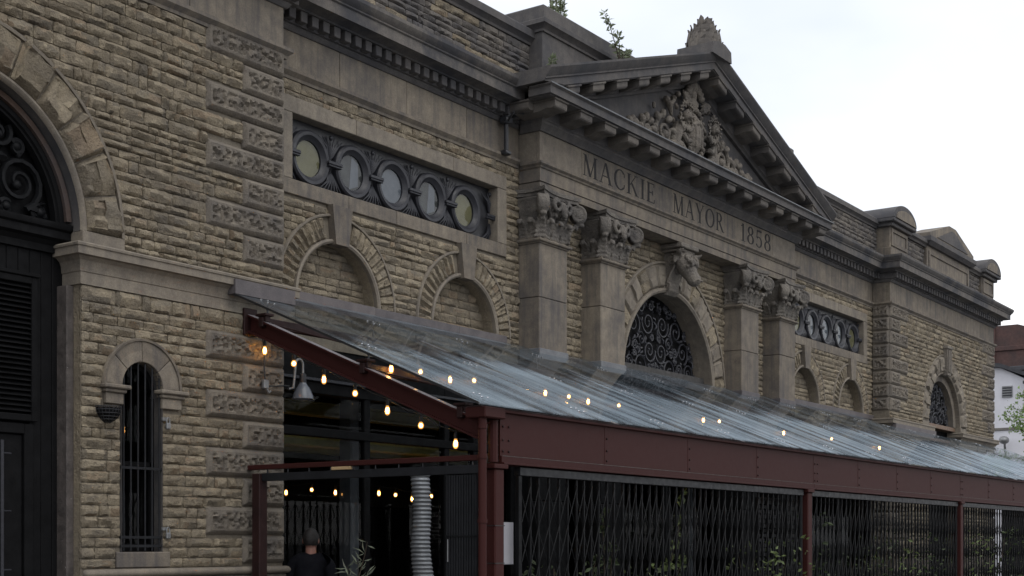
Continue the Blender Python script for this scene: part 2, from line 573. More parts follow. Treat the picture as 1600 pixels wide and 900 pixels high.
M['chrome'] = paint('bright_steel', (.75, .76, .78), .16, .05, .0, metal=1.0)
M['tan_board'] = paint('tan_timber_board', (.40, .28, .15), .6, .15, .1)


def bulb_glow():
    m, n, l, b = new_mat('amber_bulb_glass')
    out = n['Material Output']
    tr = n.new('ShaderNodeBsdfTransparent'); tr.inputs[0].default_value = (1, .82, .55, 1)
    em = n.new('ShaderNodeEmission'); em.inputs[0].default_value = (1, .46, .13, 1); em.inputs[1].default_value = .42
    ad = n.new('ShaderNodeAddShader')
    l.new(tr.outputs[0], ad.inputs[0]); l.new(em.outputs[0], ad.inputs[1]); l.new(ad.outputs[0], out.inputs[0])
    return m


M['bulb_glow'] = bulb_glow()

# ================================================================ the setting
def flat(name, x0, x1, y0, y1, z, mat, thick=.3, kind='structure'):
    mb = MB().box(x0, x1, y0, y1, z - thick, z)
    return obj(name, mb, mat, kind=kind)


flat('ground', -900, 900, -900, 900, -.12, M['asphalt'])
flat('road', -60, 120, -26, -8.2, -.116, M['asphalt'], .002)
pv = flat('pavement', -20, 40, -8.0, 12, .02, M['paving'], .13)
mb = MB()
for i in range(60):
    mb.bbox(-20 + i, -20 + i + .985, -8.2, -8.0, -.12, .03, .012)
obj('kerb', mb, M['paving'], kind='structure')
mb = MB()
for i in range(18):
    mb.box(-50 + i * 9, -50 + i * 9 + 4, -17.1, -17.0, -.114, -.110)
obj('road_marking', mb, M['white_line'], kind='structure')

flat('terrace', 9.3, 36.4, -3.1, .42, .032, M['dark_floor'], .01)

# ================================================================ the market hall
XC = 19.15
YL = .39            # wall plane of the link bays; the pavilions stand at y = 0
YP = .05            # front of the pilasters
PAV0, PAV1 = 8.99, 16.65
ARC = 12.65         # centre of the pavilion arch
hall = thing('market_hall', (XC, 4.0, 0), 'long sandstone market hall with pediment, pilasters and rock-faced walls', 'building')

PT = [(2.5, 9), (2.5, 0), (10.16, 0), (10.16, YL), (14.98, YL), (14.98, YP), (23.32, YP), (23.32, YL), (28.14, YL), (28.14, 0), (35.8, 0), (35.8, 9)]


def course(prof, i0, i1, mb=None, path=PT):
    """sweep a moulding along segments i0..i1 of the facade plan with true mitres"""
    mb = mb or MB()
    P = [Vector(p) for p in path]
    nn = []
    for i in range(len(P) - 1):
        d = (P[i + 1] - P[i]).normalized(); nn.append(Vector((d.y, -d.x)))
    k = len(prof)
    vs = []
    for i in range(i0, i1 + 2):
        if i == 0: m = nn[0]
        elif i == len(P) - 1: m = nn[-1]
        else: m = (nn[i - 1] + nn[i]) / (1 + nn[i - 1].dot(nn[i]))
        for (o, z) in prof:
            q = P[i] + m * o
            vs.append((q.x, q.y, z))
    fs = []
    for i in range(i1 - i0 + 1):
        for j in range(k - 1):
            fs.append((i * k + j, (i + 1) * k + j, (i + 1) * k + j + 1, i * k + j + 1))
    return mb.add(vs, fs)


def wall_panel(mb, x0, x1, z0, z1, y, openings=(), step=.06):
    """front skin of a wall with arched or square openings, cut in narrow strips"""
    xs = {x0, x1}
    for o in openings:
        a, b = o['x0'], o['x1']
        xs.add(min(max(a, x0), x1)); xs.add(min(max(b, x0), x1))
        if o.get('r'):
            n = max(6, int((b - a) / step))
            for i in range(n + 1):
                t = -math.cos(PI * i / n)
                x = (a + b) / 2 + (b - a) / 2 * t
                if x0 <= x <= x1: xs.add(x)
    xs = sorted(xs)
    for a, b in zip(xs[:-1], xs[1:]):
        if b - a < 1e-6: continue
        mid = (a + b) / 2
        segs = []
        for o in openings:
            if o['x0'] < mid < o['x1']:
                def top(x):
                    if o.get('r'):
                        return o['zs'] + math.sqrt(max(0, o['r'] ** 2 - (x - (o['x0'] + o['x1']) / 2) ** 2))
                    return o['z1']
                segs.append((o['z0'], top(a), top(b)))
        segs.sort()
        za = zb = z0
        for (lo, ta, tb) in segs:
            if lo > za + 1e-6:
                mb.add([(a, y, za), (b, y, zb), (b, y, lo), (a, y, lo)], [(0, 1, 2, 3)])
            za, zb = ta, tb
        if za < z1 - 1e-6 or zb < z1 - 1e-6:
            mb.add([(a, y, za), (b, y, zb), (b, y, z1), (a, y, z1)], [(0, 1, 2, 3)])
    return mb


def arch_op(cx, r, zs, z0):
    return dict(x0=cx - r, x1=cx + r, r=r, zs=zs, z0=z0)


def rect_op(x0, x1, z0, z1):
    return dict(x0=min(x0, x1), x1=max(x0, x1), z0=z0, z1=z1)


# ---- rock-faced rubble: every stone gets its own block ----------------------
STONES = []   # (x, y, z, w, h, relief, facing, grey)


def rubble(x0, x1, z0, z1, Y, excl, hmin=.066, hmax=.122, lmin=.10, lmax=.40, relief=.030, grey=0, facing=0, rng=None):
    rng = rng or random
    if x0 > x1: x0, x1 = x1, x0
    z = z0
    while z < z1 - .03:
        h = rng.uniform(hmin, hmax)
        if z1 - (z + h) < hmin * .6: h = z1 - z
        zc = z + h / 2
        free = [(x0, x1)]
        for e in excl:
            iv = e(zc, h)
            if not iv: continue
            a, b = iv
            nf = []
            for (p, q) in free:
                if b <= p or a >= q: nf.append((p, q)); continue
                if a > p: nf.append((p, a))
                if b < q: nf.append((b, q))
            free = nf
        for (p, q) in free:
            if q - p < .03: continue
            x = p
            while x < q - 1e-4:
                w = rng.uniform(lmin, lmax) if rng.random() < .8 else rng.uniform(lmin * .7, lmin * 1.3)
                if q - (x + w) < lmin * .7: w = q - x
                if w > lmax * 1.5: w = w / 2
                STONES.append((x + w / 2, Y, zc, w - .007, h - .007, relief * rng.uniform(.75, 1.3), facing, grey))
                x += w
        z += h


def ex_rect(x0, x1, z0, z1):
    a, b = min(x0, x1), max(x0, x1)
    return lambda zc, h: (a, b) if z0 < zc < z1 else None


def ex_arch(cx, r, zs, z0):
    def f(zc, h):
        if z0 < zc <= zs: return (cx - r, cx + r)
        if zs < zc < zs + r:
            d = math.sqrt(r * r - (zc - zs) ** 2); return (cx - d, cx + d)
    return f


# ---- quoin blocks: drafted margin round a vermiculated panel ----------------
def quoin_mesh(w, h, seed):
    mb = MB()
    nu, nv = max(6, int(w / .019)), max(6, int(h / .019))
    def hf(u, v):
        x, z = u * w, v * h
        e = min(x, w - x, z, h - z)
        if e < .006: d = 0
        elif e < .026: d = .045 * (e - .006) / .02
        elif e < .062: d = .045
        elif e < .072: d = .036
        else:
            a = noise.noise(Vector((x * 26, z * 26, seed * 7.3)))
            c = noise.noise(Vector((x * 60, z * 60, seed * 3.1)))
            d = .058 - (.034 if a > .06 else .034 * max(0, 1 - (.06 - a) * 7)) + .008 * c
        return d
    def fn(i, j):
        return (i * w - w / 2, -hf(i, j), j * h - h / 2)
    mb.grid(fn, nu, nv)
    mb.box(-w / 2 + .004, w / 2 - .004, .001, .08, -h / 2 + .004, h / 2 - .004)
    me, org = mesh_of(mb, 'quoin', M['quoin'], 35)
    return me, org, w, h


QH = .2825
Q_LONG = [quoin_mesh(1.06, QH - .008, k + 1) for k in range(6)]
Q_SHORT = [quoin_mesh(.58, QH - .008, k + 11) for k in range(6)]
Q_RET = [quoin_mesh(.375, QH - .008, k + 21) for k in range(2)]


def put_quoin(q, parent, x, y, z, rz=0):
    me, org, w, h = q
    p = Matrix.Rotation(rz, 3, 'Z') @ org
    return inst('quoin', me, parent, Vector((x, y, z)) + p, (0, 0, rz))


# ---- voussoirs ---------------------------------------------------------------
def voussoir(parent, cx, cz, r0, r1, a0, a1, y, proj, mat, margin=.035, rough=.02, seed=0, name='voussoir', base=.012):
    rng_ = random.Random(seed * 31 + 5)
    mb = MB()
    nu, nv = 8, 7
    L = R(abs(a1 - a0)) * (r0 + r1) / 2
    H = r1 - r0
    def hf(u, v):
        e = min(u * L, (1 - u) * L, v * H, (1 - v) * H)
        if e < .004: return 0
        if e < margin: return base
        q = noise.noise(Vector((u * L * 14 + seed * 5.1, v * H * 14, seed * 1.7)))
        q2 = noise.noise(Vector((u * L * 34 + seed * 2.1, v * H * 34, seed * 4.7)))
        return proj + rough * q + rough * .5 * q2 + rough * rng_.uniform(-.35, .35)
    # grid lines hug the margins
    us = [0, .004 / L, min(.3, margin / L), min(.4, (margin + .012) / L), .5, 1 - min(.4, (margin + .012) / L), 1 - min(.3, margin / L), 1 - .004 / L, 1]
    vs_ = [0, .004 / H, min(.2, margin / H), min(.27, (margin + .012) / H), .5, 1 - min(.27, (margin + .012) / H), 1 - min(.2, margin / H), 1]
    us = sorted(set(us)); vs_ = sorted(set(vs_))
    us = sorted(us + [(us[3] + .5) / 2, (us[-4] + .5) / 2]) if L > .15 else us
    vs_ = sorted(vs_ + [(vs_[3] + .5) / 2, (vs_[-4] + .5) / 2])
    nu, nv = len(us) - 1, len(vs_) - 1
    def fn(i, j):
        u, v = us[round(i * nu)], vs_[round(j * nv)]
        a = R(a0 + (a1 - a0) * (.012 + u * .976)); r = r0 + H * v
        return (cx + r * math.cos(a), y - hf(u, v), cz + r * math.sin(a))
    mb.grid(fn, nu, nv)
    pts = []
    for (u, v) in ((0, 0), (.25, 0), (.5, 0), (.75, 0), (1, 0), (1, 1), (.75, 1), (.5, 1), (.25, 1), (0, 1)):
        a = R(a0 + (a1 - a0) * (.012 + u * .976)); r = r0 + H * v
        pts.append((cx + r * math.cos(a), cz + r * math.sin(a)))
    mb.prism(pts, y + .002, y + .09)
    return obj(name, mb, mat, parent, smooth=35, fix=False)


def slabs(name, parent, x0, x1, y, z0, z1, n, mat, depth=.08, gap=.006, jit=.002):
    if x0 > x1: x0, x1 = x1, x0
    cuts = [x0] + sorted(x0 + (x1 - x0) * (i + random.uniform(-.18, .18)) / n for i in range(1, n)) + [x1]
    for a, b in zip(cuts[:-1], cuts[1:]):
        yy = y - random.uniform(0, jit)
        obj(name, MB().bbox(a + gap / 2, b - gap / 2, yy, y + depth, z0, z1, .006), mat, parent)


# profiles shared by the pavilions and the link bays (out, z)
P_ARCHI = [(-.03, 6.63), (.03, 6.63), (.035, 6.66), (.07, 6.69), (.08, 6.70), (.08, 6.735), (-.03, 6.748)]
P_BED = [(-.03, 7.15), (.03, 7.15), (.045, 7.165), (.06, 7.19), (.06, 7.205), (.09, 7.21), (.09, 7.345), (-.03, 7.345)]
P_CORONA = [(-.03, 7.338), (.19, 7.338), (.19, 7.36), (.24, 7.378), (.34, 7.382), (.34, 7.50), (.36, 7.513), (.36, 7.53), (.385, 7.55), (.41, 7.60), (.41, 7.64), (-.03, 7.665)]
P_IMPOST = [(-.03, 3.928), (.02, 3.928), (.02, 4.035), (.028, 4.04), (.035, 4.10), (.05, 4.135), (.085, 4.165), (.12, 4.172), (.12, 4.238), (.132, 4.243), (.135, 4.262), (.12, 4.276), (-.03, 4.29)]

DENT, DENT_ORG = mesh_of(MB().bbox(-.052, .052, -.085, .01, 7.222, 7.337, .006), 'dentil', M['sooty'])


def dentils(parent, i, skip0=.0, skip1=.0, pitch=.175):
    (xa, ya), (xb, yb) = PT[i], PT[i + 1]
    d = Vector((xb - xa, yb - ya)); L = d.length; d.normalize()
    nrm = Vector((d.y, -d.x))
    t = .09 + skip0
    rz = math.atan2(d.y, d.x)
    while t < L - .03 - skip1:
        p = Vector((xa, ya)) + d * t + nrm * .09
        c = Matrix.Rotation(rz, 3, 'Z') @ Vector((DENT_ORG.x, DENT_ORG.y, 0))
        inst('dentil', DENT, parent, (p.x + c.x, p.y + c.y, DENT_ORG.z + random.uniform(-.002, .002)), (0, 0, rz))
        t += pitch


# ---------------------------------------------------------------- pavilions
def spiral(c, r0, turns, a0=0, dirn=1, rend=.15, n=30, plane='xz', y=0):
    pts = []
    for i in range(n + 1):
        t = i / n
        a = a0 + dirn * 2 * PI * turns * t
        r = r0 * (1 - (1 - rend) * t)
        pts.append((c[0] + r * math.cos(a), y, c[1] + r * math.sin(a)))
    return pts


def scroll_grille(parent, cx, zs, r, y, mat, seed, rs=(.07, .19), tr=.011, dense=46, zmin=0.0, name='grille'):
    """wrought-iron tracery filling a half disc: mirrored scrolls, leaf tips and a ring at the foot"""
    rg = random.Random(seed)
    mb = MB()
    placed = [(0, .0, .30)]
    mb.tube([(cx + .28 * math.cos(PI * i / 16), y, zs + zmin + .28 * math.sin(PI * i / 16)) for i in range(17)], tr * 1.5, 5)
    mb.tube([(cx + .20 * math.cos(PI * i / 16), y, zs + zmin + .20 * math.sin(PI * i / 16)) for i in range(17)], tr, 5)
    for i in range(7):
        a = PI * (i + .5) / 7
        mb.tube([(cx + .05 * math.cos(a), y, zs + zmin + .05 * math.sin(a)), (cx + .2 * math.cos(a), y, zs + zmin + .2 * math.sin(a))], [tr * .6, tr * 2], 5)
    tries = 0
    while len(placed) < dense and tries < 5000:
        tries += 1
        q = rs[1] - (rs[1] - rs[0]) * min(1, tries / 2200)
        px = rg.uniform(0, r); pz = rg.uniform(zmin, r)
        if math.hypot(px, pz - 0) > r - q * 1.02 or px < q * .8 or pz < zmin + q * .7: continue
        if any(math.hypot(px - a, pz - b) < (q + s) * .93 for a, b, s in placed): continue
        placed.append((px, pz, q))
        a0 = rg.uniform(0, 2 * PI); dn = rg.choice((-1, 1)); tn = rg.uniform(1.3, 2.0)
        for s in (-1, 1):
            c = (cx + s * px, zs + pz)
            aa = a0 if s > 0 else PI - a0
            sp = spiral(c, q, tn, aa, dn * s, .16, 26, y=y)
            mb.tube(sp, [tr * (1.35 - .6 * k / len(sp)) for k in range(len(sp))], 5)
            e = Vector(sp[-1]); mb.ball(e, tr * 2.1, seg=6, ring=4)
            for k in range(3):
                b = aa + rg.uniform(0, 6)
                p0 = Vector((c[0] + q * .95 * math.cos(b), y, c[1] + q * .95 * math.sin(b)))
                p1 = p0 + Vector((math.cos(b + 1.0 * s), 0, math.sin(b + 1.0 * s))) * q * .55
                if math.hypot(p1.x - cx, p1.z - zs) < r - .01 and p1.z > zs + zmin:
                    mb.tube([p0, (p0 + p1) / 2 + Vector((0, -.012, 0)), p1], [tr * .9, tr * 1.7, tr * .3], 5)
    return obj(name, mb, mat, parent, smooth=60)


def pavilion(s):
    x_in, x_out = XC + s * PAV0, XC + s * PAV1
    cx = XC + s * ARC
    a, b = min(x_in, x_out), max(x_in, x_out)
    near = s < 0
    W = part('pavilion_wall', hall, ((a + b) / 2, 0, 0))
    zs, r0, r1 = 4.40, 1.16, 1.62
    ops = [arch_op(cx, r0, zs, 4.29), rect_op(cx - r0, cx + r0, 0.02, 4.29)]
    nx0, nx1, nzs = 8.09, 8.56, 3.075
    if near:
        ops.append(dict(x0=nx0, x1=nx1, r=(nx1 - nx0) / 2, zs=nzs, z0=1.56))
    mb = wall_panel(MB(), a, b, 0.0, 7.66, .011, ops)
    # returns and back
    for xx in (a, b):
        mb.add([(xx, .011, 0), (xx, 9, 0), (xx, 9, 7.66), (xx, .011, 7.66)], [(0, 1, 2, 3)])
    obj('backing', mb, M['mortar'], W)
    # roof slab behind the parapet
    obj('flat_roof', MB().box(a + .05, b - .05, .3, 9, 7.55, 7.66), M['lead'], W)
    # plinth below the roll and the roll itself
    for xa, xb in ((a, cx - r0), (cx + r0, b)):
        n = 5
        for i in range(n):
            u, v = xa + (xb - xa) * i / n, xa + (xb - xa) * (i + 1) / n
            obj('plinth_block', MB().bbox(u + .003, v - .003, -.06, .1, 0.02, .66, .01), M['ashlar'], W)
            obj('plinth_block', MB().bbox(u + .003, v - .003, -.058, .1, .667, 1.335, .01), M['ashlar'], W)
    for k, (xa, xb) in enumerate(((a - .06, cx - r0 + .02), (cx + r0 - .02, b + .06))):
        rl = MB()
        n = 20
        prof = [(-.05, 1.338)] + [(-.06 - .05 * math.cos(R(t)) * 1.0, 1.376 + .037 * math.sin(R(t))) for t in range(-90, 91, 20)] + [(-.05, 1.414)]
        vs = []
        cuts = [xa, xa + .012, xa + .035] + [xa + (xb - xa) * i / 6 for i in range(1, 6)] + [xb - .035, xb - .012, xb]
        kk = len(prof)
        for i, x in enumerate(cuts):
            e = min(x - xa, xb - x); f = min(1, .35 + math.sqrt(max(0, e) / .035) * .65) if e < .035 else 1
            for (y, z) in prof:
                vs.append((x, -.05 + (y + .05) * f, 1.376 + (z - 1.376) * f))
        fs = [(i * kk + j, (i + 1) * kk + j, (i + 1) * kk + j + 1, i * kk + j + 1) for i in range(len(cuts) - 1) for j in range(kk - 1)]
        fs += [tuple(range(kk)), tuple(range((len(cuts) - 1) * kk, len(cuts) * kk))]
        rl.add(vs, fs)
        rl.box(xa + .04, xb - .04, -.052, .05, 1.34, 1.41)
        obj('roll_moulding', rl, M['ashlar_warm'], W, smooth=50)
    # impost band with its return into the doorway
    for (p0, p1) in (((a, 0), (cx - r0, 0)), ((cx + r0, 0), (b, 0))):
        path = [p0, p1]
        if abs(p0[0] - (cx + r0)) < 1e-6: path = [(p0[0], .26), p0, p1, (p1[0], YL if s < 0 else 4)]
        else: path = [(p0[0], 4 if s < 0 else YL), p0, p1, (p1[0], .26)]
        obj('impost_band', course(P_IMPOST, 0, 2, path=path), M['ashlar_warm'], W, smooth=25)
    # quoins
    for end, xe, sg in (('in', x_in, s), ('out', x_out, -s)):
        # sg: direction from the corner into the wall
        for k in range(8):
            zc = 4.442 + QH * (k + .5)
            lng = (k % 2 == 1)
            q = random.choice(Q_LONG if lng else Q_SHORT)
            put_quoin(q, W, xe + sg * q[2] / 2, 0, zc)
        for k in range(8):
            zc = 1.44 + .286 * (k + .5)
            lng = (k % 2 == 1)
            q = random.choice(Q_LONG if lng else Q_SHORT)
            put_quoin(q, W, xe + sg * q[2] / 2, 0, zc)
        if end == 'in':
            for k in range(8):
                for z00, hh in ((4.442, QH), (1.44, .286)):
                    q = random.choice(Q_RET)
                    put_quoin(q, W, xe, .195, z00 + hh * (k + .5), R(-90) if s > 0 else R(90))
    def ex_quoin(zc, h):
        out = []
        return out
    def qx(zc, xe, sg):
        if 4.442 < zc < 4.442 + 8 * QH: k = int((zc - 4.442) / QH)
        elif 1.44 < zc < 1.44 + 8 * .286: k = int((zc - 1.44) / .286)
        else: return None
        w = (1.06 if k % 2 == 1 else .58) - .01
        return (min(xe, xe + sg * w), max(xe, xe + sg * w))
    ex = [lambda zc, h: qx(zc, x_in, s), lambda zc, h: qx(zc, x_out, -s)]
    ex_up = ex + [ex_arch(cx, r1 - .03, zs, 4.0)]
    ex_lo = ex + [ex_rect(cx - r0, cx + r0, 0, 5)]
    if near:
        ex_lo += [ex_arch((nx0 + nx1) / 2, .415, nzs, 3.06), ex_rect(nx0 - .01, nx1 + .01, 1.4, 3.09), ex_rect(7.885, 8.09, 2.90, 3.09), ex_rect(8.56, 8.80, 2.90, 3.09), ex_rect(nx0 - .06, nx1 + .09, 1.3, 1.572)]
    rg = random.Random(31 if near else 57)
    rubble(a + .01, b - .01, 4.292, 6.635, 0, ex_up, rng=rg, relief=.036)
    rubble(a + .01, b - .01, 1.418, 3.925, 0, ex_lo, hmin=.080, hmax=.106, rng=rg, relief=.030)
    # archivolt: inner roll, voussoirs with rock faces, outer fillet
    A = part('archivolt', hall, (cx, 0, zs))
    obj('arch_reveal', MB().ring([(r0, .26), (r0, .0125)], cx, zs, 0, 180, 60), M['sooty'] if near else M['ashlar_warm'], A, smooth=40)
    rollp = [(r0, .012), (r0 + .01, -.012), (r0 + .03, -.024), (r0 + .052, -.018), (r0 + .06, -.004), (r0 + .06, .03)]
    obj('inner_roll', MB().ring(rollp, cx, zs, 0, 180, 60), M['ashlar_warm'], A, smooth=40)
    outp = [(r1 - .035, .03), (r1 - .035, -.030), (r1 - .012, -.036), (r1, -.022), (r1, .03)]
    obj('outer_fillet', MB().ring(outp, cx, zs, 0, 180, 60), M['ashlar_warm'], A, smooth=40)
    obj('ring_bed', MB().ring([(r0 + .05, -.002), (r1 - .03, -.002)], cx, zs, 0, 180, 60), M['ashlar_warm'], A)
    nvs = 13
    for i in range(nvs):
        a0 = 180 * i / nvs; a1 = 180 * (i + 1) / nvs
        if i == nvs // 2 and not near: continue
        voussoir(A, cx, zs, r0 + .062, r1 - .037, a0, a1, -.004, .060, M['rubble'] if near else M['ashlar_warm'], .036, .045, seed=i + (50 if near else 0))
    # pieces of the arch below the springing
    for sg in (-1, 1):
        xa = cx + sg * r0; xb = cx + sg * r1
        obj('springer', MB().bbox(xa, xb, -.03, .26, 4.283, zs - .002, .008), M['ashlar_warm'], A)
    if not near or True:
        kmb = MB().prism([(cx - .12, zs + r0 - .03), (cx + .12, zs + r0 - .03), (cx + .17, zs + r1 + .18), (cx - .17, zs + r1 + .18)], -.12, .05)
        for j in range(3):
            kmb.box(cx - .11 + j * .085, cx - .065 + j * .085, -.145, -.11, zs + r0 + .04, zs + r1 + .10)
        kmb.bbox(cx - .20, cx + .20, -.15, .05, zs + r1 + .12, zs + r1 + .19, .012)
        obj('keystone', kmb, M['carved'], A)
    # entablature
    segs = (0, 2) if near else (8, 10)
    C = part('pavilion_cornice', hall, ((a + b) / 2, 0, 6.6))
    obj('architrave_moulding', course(P_ARCHI, *segs), M['ashlar'], C, smooth=25)
    obj('frieze_backing', MB().box(a + .03, b - .03, .03, .3, 6.72, 7.36), M['mortar'], C)
    slabs('frieze_slab', C, a + .0, b - .0, -.012, 6.742, 7.158, 6, M['ashlar'], .1)
    for xx, y1 in ((x_in, YL - .02), (x_out, 6)):
        obj('frieze_slab', MB().bbox(xx - (.012 if xx == a else .08), xx + (.012 if xx == b else .08), .095, y1, 6.742, 7.158, .006), M['ashlar'], C)
    obj('bed_moulding', course(P_BED, *segs), M['sooty'], C, smooth=25)
    obj('corona', course(P_CORONA, *segs), M['corona'], C, smooth=25)
    for i in range(segs[0], segs[1] + 1):
        if i in (0, 10): continue
        dentils(C, i, -.1, -.1 if i in (1, 9) else .1)
    # parapet
    PW = part('parapet', hall, ((a + b) / 2, .1, 7.66))
    zt = 8.50
    obj('parapet_backing', MB().box(a + .12, b - .12, .12, .5, 7.65, zt - .1), M['mortar'], PW)
    # rel measured from the hall centre
    def X(rel): return XC + s * rel
    piers = ((9.06, 10.17), (15.71, 16.74))
    rg2 = random.Random(5 if near else 6)
    ex2 = [ex_rect(X(p[0]) , X(p[1]), 7, 9) for p in piers] + [ex_rect(X(11.45), X(14.74), 7, 9)]
    rubble(a + .1, b - .1, 7.67, zt - .17, .10, ex2, rng=rg2, grey=1)
    copp = [(-.03, zt - .17), (.05, zt - .17), (.07, zt - .13), (.12, zt - .10), (.12, zt - .03), (.09, zt), (-.42, zt + .03)]
    pth = [(a + .1, 5), (a + .1, .1), (b - .1, .1), (b - .1, 5)]
    obj('parapet_coping', course(copp, 0, 2, path=pth), M['sooty'], PW, smooth=25)
    for p in piers:
        xa, xb = sorted((X(p[0]), X(p[1])))
        q = part('parapet_pier', hall, ((xa + xb) / 2, .1, 7.65))
        obj('pier_block', MB().bbox(xa, xb, .02, .8, 7.9, 8.36, .008).bbox(xa - .04, xb + .04, -.02, .84, 7.65, 7.9, .012), M['ashlar'], q)
        fr = MB()
        m = .14
        for (u0, u1, v0, v1) in ((xa + .06, xa + m, 7.95, 8.31), (xb - m, xb - .06, 7.95, 8.31), (xa + m, xb - m, 7.95, 8.02), (xa + m, xb - m, 8.24, 8.31)):
            fr.box(u0, u1, -.004, .03, v0, v1)
        obj('panel_frame', fr, M['ashlar'], q)
        cap = MB()
        cw = (xb - xa) / 2 + .16; mx = (xa + xb) / 2
        cap.bbox(xa - .08, xb + .08, -.06, .88, 8.34, 8.42, .015)
        cap.bbox(xa - .16, xb + .16, -.13, .96, 8.42, 8.50, .015)
        cap.prism([(mx - cw, 8.50)] + [(mx + cw * math.cos(PI - PI * i / 18), 8.50 + .33 * math.sin(PI * i / 18)) for i in range(1, 18)] + [(mx + cw, 8.50)], -.13, .96)
        cap2 = [(mx + (cw - .12) * math.cos(PI - PI * i / 18), 8.50 + .22 * math.sin(PI * i / 18)) for i in range(0, 19)]
        obj('pier_cap', cap, M['sooty'], q, smooth=40)
        obj('cap_shell', MB().prism(cap2, -.15, -.128), M['ashlar'], q)
    # centre panel with its little pediment
    q = part('parapet_centrepiece', hall, (X(13.1), .1, 7.65))
    xa, xb = sorted((X(11.5), X(14.69)))
    obj('panel_block', MB().bbox(xa, xb, .03, .55, 7.66, 8.40, .008), M['ashlar'], q)
    fr = MB()
    for (u0, u1, v0, v1) in ((xa + .1, xa + .2, 7.80, 8.27), (xb - .2, xb - .1, 7.80, 8.27), (xa + .2, xb - .2, 7.80, 7.87), (xa + .2, xb - .2, 8.20, 8.27)):
        fr.box(u0, u1, .006, .04, v0, v1)
    obj('panel_frame', fr, M['ashlar'], q)
    cpx = [(-.02, 8.38), (.06, 8.38), (.1, 8.42), (.14, 8.46), (.14, 8.56), (-.02, 8.565)]
    obj('panel_cornice', course(cpx, 0, 2, path=[(xa, .55), (xa, .03), (xb, .03), (xb, .55)]), M['sooty'], q, smooth=25)
    mx = (xa + xb) / 2
    pd = MB().prism([(xa - .05, 8.55), (xb + .05, 8.55), (xb + .05, 8.66), (mx + .25, 9.05), (mx - .25, 9.05), (xa - .05, 8.66)], -.06, .6)
    obj('pediment_block', pd, M['ashlar'], q)
    obj('pediment_panel', MB().prism([(xa + .45, 8.62), (xb - .45, 8.62), (mx + .1, 8.95), (mx - .1, 8.95)], -.075, -.058), M['sooty'], q)
    return W, A, cx, zs, r0


WL, AL, cxl, zsp, rin = pavilion(-1)
WR, AR, cxr, _, _ = pavilion(1)

# ---- the big black doorway under the left arch
DY = .235
door = part('arched_doorway', hall, (cxl, DY, 0))
for xx in (cxl - rin, cxl + rin):
    sg = 1 if xx < cxl else -1
    obj('door_jamb', MB().bbox(xx - .001 * sg, xx + sg * .075, .10, .26, .05, 3.92, .006), M['flaking'], door)
for xx in (cxl - rin, cxl + rin):
    sg = -1 if xx < cxl else 1
    obj('jamb_stone', MB().box(xx, xx + sg * .3, .023, .5, 0, 3.95), M['rubble'], door)
obj('timber_arch', MB().ring([(rin - .003, .14), (rin - .02, .10), (rin - .07, .10), (rin - .075, .2)], cxl, zsp, 4, 176, 50), M['timber'], door, smooth=40)
obj('fanlight_frame', MB().ring([(rin - .07, .16), (rin - .075, .13), (rin - .12, .13), (rin - .13, .15), (rin - .15, .15), (rin - .155, .22)], cxl, zsp, 0, 180, 50), M['black'], door, smooth=30)
fg = MB()
fg.prism([(cxl + (rin - .05) * math.cos(PI * i / 30), zsp + (rin - .05) * math.sin(PI * i / 30)) for i in range(31)], .27, .29)
obj('fanlight_pane', fg, M['black'], door)
scroll_grille(door, cxl, zsp, rin - .155, .215, M['gate'], 23, (.06, .25), .022, 46, .07, name='fanlight_scrollwork')
tp = [(-.02, 4.20), (.03, 4.20), (.03, 4.26), (.06, 4.30), (.10, 4.32), (.10, 4.385), (.125, 4.40), (.135, 4.43), (.135, 4.45), (-.02, 4.47)]
obj('transom', course(tp, 0, 0, path=[(cxl - rin + .004, DY), (cxl + rin - .004, DY)]), M['black'], door, smooth=25)
obj('transom_core', MB().box(cxl - rin + .01, cxl + rin - .01, DY + .005, .4, 4.19, 4.46), M['black'], door)
npk = 20
for i in range(npk):
    u0 = cxl - rin + .01 + (2 * rin - .02) * i / npk; u1 = cxl - rin + .01 + (2 * rin - .02) * (i + 1) / npk
    if abs((u0 + u1) / 2 - cxl) < .83:
        if True:
            obj('plank', MB().bbox(u0 + .002, u1 - .002, DY + random.uniform(0, .003), DY + .05, 3.955, 4.2, .006), M['black'], door)
    else:
        obj('plank', MB().bbox(u0 + .002, u1 - .002, DY + random.uniform(0, .003), DY + .05, .05, 4.2, .006), M['black'], door)
obj('door_backing', MB().box(cxl - rin, cxl + rin, DY + .06, DY + .1, .02, 4.2), M['black'], door)
lv = part('louvre', door, (cxl, DY, 2.7))
lf = MB()
for (u0, u1, v0, v1) in ((-.86, -.80, 2.70, 3.95), (.80, .86, 2.70, 3.95), (-.80, .80, 3.89, 3.95), (-.80, .80, 2.70, 2.76)):
    lf.bbox(cxl + u0, cxl + u1, DY - .04, DY + .05, v0, v1, .006)
lf.bbox(cxl - .88, cxl + .88, DY - .055, DY + .05, 3.952, 3.985, .006)
obj('louvre_frame', lf, M['black'], door)
LOU, LOUO = mesh_of(MB().prism([(-.035, -.026), (-.022, -.030), (.04, .020), (.03, .026)], -.80, .80, 'x'), 'louvre_slat', M['black'])
for i in range(25):
    inst('louvre_slat', LOU, door, (cxl + LOUO.x, DY + LOUO.y, 2.79 + LOUO.z + i * .0445 + .02))
lf = MB()
for (u0, u1, v0, v1) in ((-.83, -.74, .05, 2.68), (.74, .83, .05, 2.68), (-.74, .74, 2.59, 2.68)):
    lf.bbox(cxl + u0, cxl + u1, DY - .02, DY + .05, v0, v1, .006)
obj('door_frame', lf, M['black'], door)
